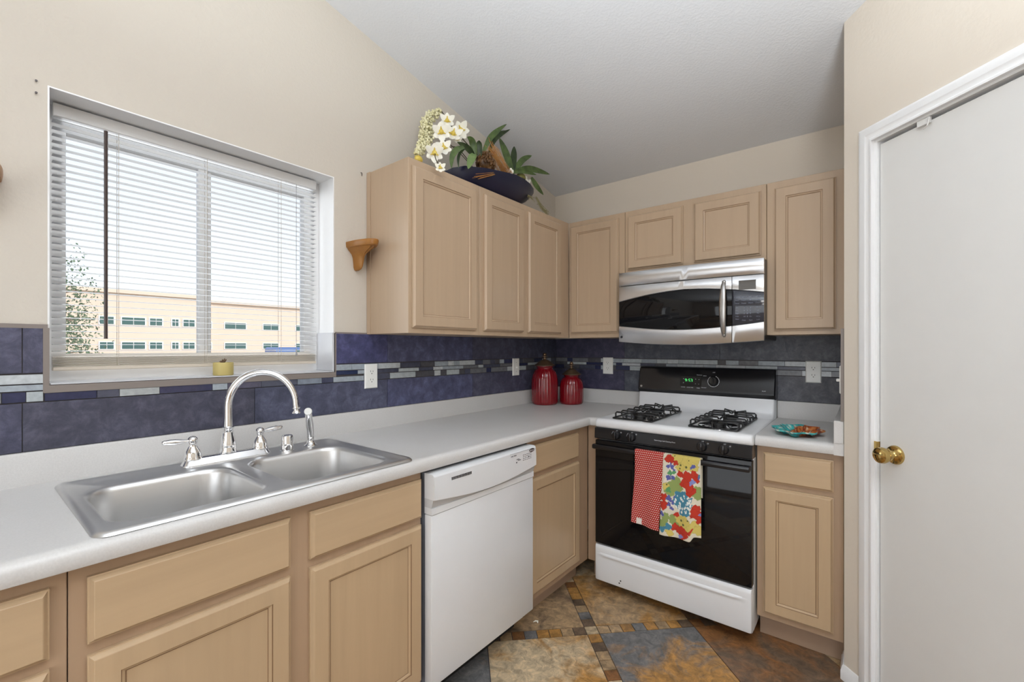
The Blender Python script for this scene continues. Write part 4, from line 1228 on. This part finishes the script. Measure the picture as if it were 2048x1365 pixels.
mb = MB(); mb.tube([(BXc + .02, -2.548, 2.012), (BXc + .02, -2.548, 1.338)], .0052, 8); mb.build('tilt_wand', M_wand, bd)
for yy in (-2.515, -2.262, -1.992):
    mb = MB()
    for xo in (-.0135, .0135): mb.tube([(BXc + xo, yy, 2.018), (BXc + xo, yy, 1.25)], .0008, 5)
    mb.build('ladder_cord', M_cord, bd)
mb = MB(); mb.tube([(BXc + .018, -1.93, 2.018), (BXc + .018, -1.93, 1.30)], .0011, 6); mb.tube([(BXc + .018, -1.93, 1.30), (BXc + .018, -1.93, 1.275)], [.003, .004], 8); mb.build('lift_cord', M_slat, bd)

# ------------------------------------------------------------------ flower arrangement on the wall cabinets
fa_ = thing('flower_arrangement', 'artificial orchids and green leaves in a navy boat-shaped planter atop the wall cabinets', 'flower arrangement', (.2, -.95, ZU1))
ZT = ZU1 + .001
rimy = [(-1.335, 2.185, .004, 2.180), (-1.30, 2.210, .028, 2.160), (-1.24, 2.232, .055, 2.142), (-1.12, 2.254, .078, ZT + .0005), (-.98, 2.276, .086, ZT), (-.86, 2.296, .084, ZT), (-.76, 2.303, .072, 2.150), (-.67, 2.304, .050, 2.200), (-.60, 2.300, .024, 2.255), (-.572, 2.292, .004, 2.282)]
mb = MB(); rows = []; xc = .205
for y, zr, w, zb2 in rimy:
    r_ = []
    for k in range(13):
        a = PI * k / 12; r_.append((xc + w * math.cos(a), y, zr - (zr - zb2) * math.sin(a) ** .8))
    r_ += [(xc - (w * .9) + (2 * w * .9) * k / 6, y, zr - .008 if 0 < k < 6 else zr) for k in range(7)]
    rows.append(r_)
mb.loops(rows); mb.build('planter', M_navy, fa_, smooth=50)
LEAVES = [
([(0.23, -1.068, 2.368), (0.243, -1.031, 2.45), (0.257, -0.984, 2.506), (0.25, -0.893, 2.583)], 0.036, 0),
([(0.23, -1.02, 2.385), (0.227, -0.974, 2.467), (0.223, -0.911, 2.525), (0.22, -0.823, 2.589)], 0.030, 2),
([(0.21, -0.983, 2.431), (0.213, -0.935, 2.52), (0.222, -0.90, 2.545), (0.23, -0.85, 2.568)], 0.015, 2),
([(0.23, -1.095, 2.33), (0.24, -1.113, 2.386), (0.25, -1.124, 2.406)], 0.0375, 2),
([(0.24, -1.139, 2.321), (0.245, -1.17, 2.382), (0.25, -1.213, 2.391)], 0.040, 0),
([(0.24, -1.152, 2.318), (0.245, -1.208, 2.338), (0.25, -1.285, 2.339)], 0.035, 2),
([(0.28, -1.268, 2.311), (0.293, -1.328, 2.274), (0.307, -1.374, 2.218), (0.33, -1.401, 2.150)], 0.035, 0),
([(0.28, -1.262, 2.305), (0.283, -1.3, 2.266), (0.287, -1.315, 2.226), (0.29, -1.314, 2.189)], 0.016, 2),
([(0.26, -1.173, 2.315), (0.28, -1.213, 2.27), (0.3, -1.258, 2.2)], 0.0475, 1),
([(0.24, -0.824, 2.321), (0.195, -0.831, 2.449), (0.15, -0.839, 2.554)], 0.045, 0),
([(0.24, -0.824, 2.321), (0.215, -0.784, 2.44), (0.19, -0.748, 2.524)], 0.0425, 2),
([(0.24, -0.816, 2.329), (0.245, -0.741, 2.426), (0.25, -0.65, 2.486)], 0.040, 0),
([(0.25, -0.821, 2.330), (0.26, -0.685, 2.39), (0.27, -0.48, 2.417)], 0.0425, 0),
([(0.26, -0.841, 2.321), (0.285, -0.778, 2.34), (0.31, -0.685, 2.342)], 0.0275, 0),
([(0.28, -0.695, 2.331), (0.285, -0.65, 2.292), (0.29, -0.581, 2.254)], 0.031, 0)]
def bez(pts, n):
    P = [Vector(p) for p in pts]; out = []
    m = len(P) - 1
    for k in range(n + 1):
        t = k / n * m; i = min(int(t), m - 1); f = t - i
        p0, p1, p2, p3 = P[max(i - 1, 0)], P[i], P[i + 1], P[min(i + 2, m)]
        out.append(.5 * ((2 * p1) + (p2 - p0) * f + (2 * p0 - 5 * p1 + 4 * p2 - p3) * f * f + (3 * p1 - p0 - 3 * p2 + p3) * f ** 3))
    return out
view = Vector((.62, -.78, -.25))
def blade(mb, pts, w, tip=.12, cup=.22, n=12, th=.0008):
    P = bez(pts, n); L = []
    for k, p in enumerate(P):
        d = (P[min(k + 1, n)] - P[max(k - 1, 0)]).normalized()
        sd = d.cross(view).normalized(); nn = sd.cross(d).normalized()
        t = k / n
        hw_ = w * .43 * (min(1, .45 + 1.6 * t) * (1 if t < .5 else max(0, 1 - ((t - .5) / .5) ** 1.7))) + .0004
        row = [p + sd * (q * hw_) + nn * (cup * hw_ * q * q) for q in (-1, -.5, 0, .5, 1)]
        row += [r - nn * th for r in reversed(row)]
        L.append([tuple(r) for r in row])
    mb.loops(L)
for pts, w, k in LEAVES:
    mb = MB(); blade(mb, pts, w); mb.build('leaf', (M_leaf, M_leafl, M_leafd)[k], fa_, smooth=60)
rfw = random.Random(9)
def blossom(c, r):
    c = Vector(c); ax = Vector((.75, -.6, rfw.uniform(-.3, .3))).normalized()
    q = Vector((0, 0, 1)).rotation_difference(ax); ph = rfw.uniform(0, 1)
    mb = MB()
    for k in range(6):
        a = 2 * PI * k / 6 + ph
        dirv = q @ Vector((math.cos(a), math.sin(a), .25 if k % 2 else -.05)); side = ax.cross(dirv).normalized()
        L = []
        for j in range(7):
            t = j / 6; w = r * .36 * math.sin(PI * min(.97, .08 + .9 * t)) ** .7
            p = c + dirv * (r * t * (1 if k % 2 else .9)) + ax * (r * .25 * t * t)
            row = [p - side * w, p + ax * (.06 * r), p + side * w, p - ax * .0008]
            L.append([tuple(v) for v in row])
        mb.loops(L)
    o = mb.build('blossom', M_petal, fa_, smooth=60)
    mb = MB(); mb.ball(tuple(c + ax * r * .12), r * .26, 10, 6); 
    for k in range(3):
        a = 2 * PI * k / 3 + ph; d = q @ Vector((math.cos(a), math.sin(a), .6)); mb.tube([tuple(c + ax * r * .1), tuple(c + ax * r * .1 + d * r * .45)], [r * .14, r * .05], 6)
    mb.build('blossom_throat', M_yellow, o)
FLOWERS = [((0.16, -1.269, 2.479), 0.042), ((0.17, -1.181, 2.462), 0.050), ((0.24, -1.383, 2.355), 0.048), ((0.22, -1.285, 2.386), 0.050), ((0.26, -1.385, 2.271), 0.042), ((0.28, -1.462, 2.215), 0.046), ((0.345, -1.485, 2.122), 0.027), ((0.2, -1.236, 2.384), 0.03)]
for c, r in FLOWERS: blossom(c, r)
mb = MB(); P = bez([(0.12, -1.285, 2.538), (0.144, -1.38, 2.448), (0.168, -1.416, 2.377), (0.192, -1.437, 2.321), (0.216, -1.478, 2.255), (0.24, -1.538, 2.196)], 60)
for k, p in enumerate(P):
    t = k / 60; rad = .012 + .026 * math.sin(PI * min(1, t * 1.05)) ** .6
    for _ in range(13):
        d = Vector((rfw.gauss(0, 1), rfw.gauss(0, 1), rfw.gauss(0, 1))).normalized() * rad * rfw.uniform(.5, 1)
        mb.ball(tuple(p + d), rfw.uniform(.0040, .0072), 6, 4)
tag(mb.build('cream_panicle', M_cream, fa_, smooth=60), None, None, kind='stuff')
mb = MB()
mb.tube([tuple(p) for p in bez([(0.14, -1.286, 2.527), (0.144, -1.26, 2.501), (0.148, -1.209, 2.462), (0.152, -1.151, 2.434), (0.17, -1.103, 2.39), (0.20, -1.04, 2.28)], 20)], .0025, 6)
mb.tube([tuple(p) for p in bez([(0.19, -1.128, 2.30), (0.218, -1.253, 2.33), (0.255, -1.358, 2.28), (0.292, -1.468, 2.206), (0.345, -1.491, 2.127)], 20)], .0022, 6)
mb.tube([tuple(p) for p in bez([(0.20, -1.10, 2.27), (0.18, -1.22, 2.34), (0.18, -1.34, 2.36), (0.2, -1.44, 2.31), (.24, -1.53, 2.20)], 20)], .002, 6)
mb.build('orchid_stem', M_stem, fa_, smooth=60)
mb = MB()
for k in range(150):
    a, b = rfw.uniform(0, 2 * PI), rfw.uniform(-1, 1)
    s = math.sqrt(1 - b * b); p = Vector((.225, -1.045, 2.318)) + Vector((.040 * s * math.cos(a), .062 * s * math.sin(a), .055 * b))
    mb.ball(tuple(p), rfw.uniform(.005, .008), 6, 4, (1, 1, 1.3))
mb.ball((.225, -1.045, 2.318), .05, 12, 8, (.75, 1.15, 1.0))
tag(mb.build('pod_cluster', M_pod, fa_, smooth=60), None, None, kind='stuff')
mb = MB()
for k in range(60):
    o1 = Vector((rfw.gauss(0, .014), rfw.gauss(0, .022), rfw.gauss(0, .018))); o2 = Vector((rfw.gauss(0, .014), rfw.gauss(0, .030), rfw.gauss(0, .010)))
    mb.tube([tuple(Vector((.24, -1.02, 2.405)) + o1), tuple(Vector((.25, -.96, 2.355)) + (o1 + o2) * .5), tuple(Vector((.25, -.885, 2.292)) + o2)], .0011, 4)
for k in range(8):
    o2 = Vector((rfw.gauss(0, .006), rfw.gauss(0, .010), rfw.gauss(0, .006)))
    mb.tube([(.26, -.955, 2.285), tuple(Vector((.285, -1.05, 2.243)) + o2 * .5), tuple(Vector((.30, -1.20, 2.178)) + o2)], .0012, 4)
tag(mb.build('straw_bundle', M_straw, fa_, smooth=60), None, None, kind='stuff')
mb = MB()
for c in ((.235, -.862, 2.322), (.25, -.85, 2.312), (.23, -.69, 2.322), (.235, -.665, 2.318), (.22, -.68, 2.330)):
    for _ in range(9): mb.ball(tuple(Vector(c) + Vector((rfw.gauss(0, .009), rfw.gauss(0, .012), rfw.gauss(0, .009)))), .009, 7, 5)
mb.build('white_flower_head', M_petal, fa_, smooth=60)
mb = MB(); mb.ball((.245, -.755, 2.318), .032, 16, 10, (.9, 1.05, .9)); mb.build('bulb', M_olive, fa_, smooth=60)
mb = MB()
for k in range(30):
    p0 = Vector((.255, -.665, 2.215)) + Vector((rfw.gauss(0, .010), rfw.gauss(0, .02), rfw.gauss(0, .008)))
    q = [Vector((.262, -.62, 2.235)), Vector((.275, -.60, 2.195)), Vector((.288, -.578, 2.166)), Vector((.295, -.555, 2.150))]
    off_ = Vector((rfw.gauss(0, .005), rfw.gauss(0, .010), rfw.gauss(0, .006)))
    mb.tube([tuple(v + off_ * (.4 + i * .3)) for i, v in enumerate(q)], .0009, 4)
    mb.ball(tuple(q[rfw.randrange(1, 4)] + off_), .0032, 6, 4)
    mb.tube([(.25, -.69, 2.235), tuple(p0)], .0009, 4)
tag(mb.build('dried_sprig', M_sprig, fa_, smooth=60), None, None, kind='stuff')
mb = MB(); mb.ball((.25, -1.530, 2.172), .020, 10, 7, (.7, 1.1, .8)); mb.build('orchid_bud', M_yellow, fa_)

# ------------------------------------------------------------------ outside the window
gz = -.4
mb = MB(); mb.box(-140, -.6, -60, 90, gz - .3, gz); structure(mb.build('ground', M_ground, smooth=0))
KB = 59.85 / 13.852
by = lambda y: -2.8603 + (y + 2.8603) * KB
bz = lambda z: 1.3094 + (z - 1.3094) * KB
BX = -58.0
bl_ = thing('apartment_building', 'long peach stucco apartment building with two rows of teal windows beyond the window', 'building', (BX - 5, by(0), gz))
mb = MB(); mb.box(BX - 12, BX, by(-6), by(1.33), gz, bz(2.60)); mb.box(BX - 14, BX - 3, by(1.33), by(9), gz, bz(2.58)); mb.build('wall', M_stucco, bl_, smooth=0)
mb = MB(); mb.box(BX - 12.3, BX + .3, by(-6.1), by(1.38), bz(2.60), bz(2.60) + .35); mb.box(BX - 14.3, BX - 2.7, by(1.38), by(9.1), bz(2.58), bz(2.58) + .3); mb.build('parapet', M_stucco, bl_, smooth=0)
def bwin(y0, y1, z0, z1, x):
    mb = MB(); mb.box(x - .1, x + .06, by(y0), by(y1), bz(z0), bz(z1)); f = mb.build('window', M_vinyl, bl_, smooth=0)
    mb = MB(); n = 2
    for k in range(n):
        a, b = by(y0) + .08, by(y1) - .08; w = (b - a) / n
        mb.box(x + .06, x + .09, a + k * w + .03, a + (k + 1) * w - .03, bz(z0) + .08, bz(z1) - .08)
    mb.build('pane', M_teal, f, smooth=0)
for z0, z1 in ((1.845, 2.050), (1.262, 1.455)):
    for y0, y1 in ((-2.2, -1.9), (-.75, -.46), (-.36, .12), (.17, .46), (.62, .80), (.86, 1.15)): bwin(y0, y1, z0, z1, BX)
    for y0, y1 in ((1.42, 1.75), (2.05, 2.65), (3.1, 3.6), (4.1, 4.5)): bwin(y0, y1, z0, z1, BX - 3)
def tree(label, x, y, h, seed, nl):
    r = random.Random(seed)
    t = thing('tree', label, 'tree', (x, y, gz))
    mb = MB(); mb.tube([(x, y, gz), (x + .05, y + .03, gz + h * .35), (x - .02, y - .05, gz + h * .6), (x, y, gz + h * .9)], [.10, .08, .05, .015], 8)
    br = []
    for k in range(14):
        z = gz + h * r.uniform(.35, .8); a = r.uniform(0, 2 * PI); l = h * r.uniform(.08, .17)
        e_ = (x + math.cos(a) * l, y + math.sin(a) * l, z + l * r.uniform(.1, .8)); br.append(e_); mb.tube([(x, y, z), e_], [.03, .008], 6)
    mb.build('trunk', M_bark, t)
    mb = MB()
    for k in range(nl):
        b = r.choice(br); p = Vector(b) + Vector((r.gauss(0, .17), r.gauss(0, .17), r.gauss(0, .17)))
        d1 = Vector((r.gauss(0, 1), r.gauss(0, 1), r.gauss(0, 1))).normalized(); d2 = d1.cross(Vector((r.gauss(0, 1), r.gauss(0, 1), r.gauss(0, 1)))).normalized()
        s = r.uniform(.018, .036)
        mb.face([mb.v(tuple(p + d1 * s)), mb.v(tuple(p + d2 * s * .5)), mb.v(tuple(p - d1 * s)), mb.v(tuple(p - d2 * s * .5))])
    mb.build('foliage', M_tree, t, smooth=0, recalc=False)
tree('leafy green tree outside, seen at the left side of the kitchen window', -9.0, -1.95, 3.7, 4, 3000)
mb = MB()
car = thing('parked_van', 'blue parked van outside, glimpsed low through the right of the blind', 'van', (-30, 12.4, gz))
mb.loops([[(-30 + dx_, 10.7 + 3.6 * q, gz + z_) for q, z_ in ((0, .35), (0, 1.6), (.03, 1.74), (.60, 1.74), (.66, 1.70), (.80, 1.15), (.97, .98), (1., .8), (1., .35))] for dx_ in (-.85, .85)])
mb.build('van_body', M_car, car, smooth=30)
for y in (11.5, 13.5):
    for x in (-30.8, -29.3):
        mb = MB(); mb.lathe((x, y, gz + .33), [(.001, 0), (.33, 0), (.33, .2), (.001, .2)], 20, axis='x'); mb.build('wheel', M_dark, car)
mb = MB(); mb.box(-29.16, -29.12, 12.1, 12.9, gz + 1.1, gz + 1.55); mb.build('van_window', M_teal, car, smooth=0)
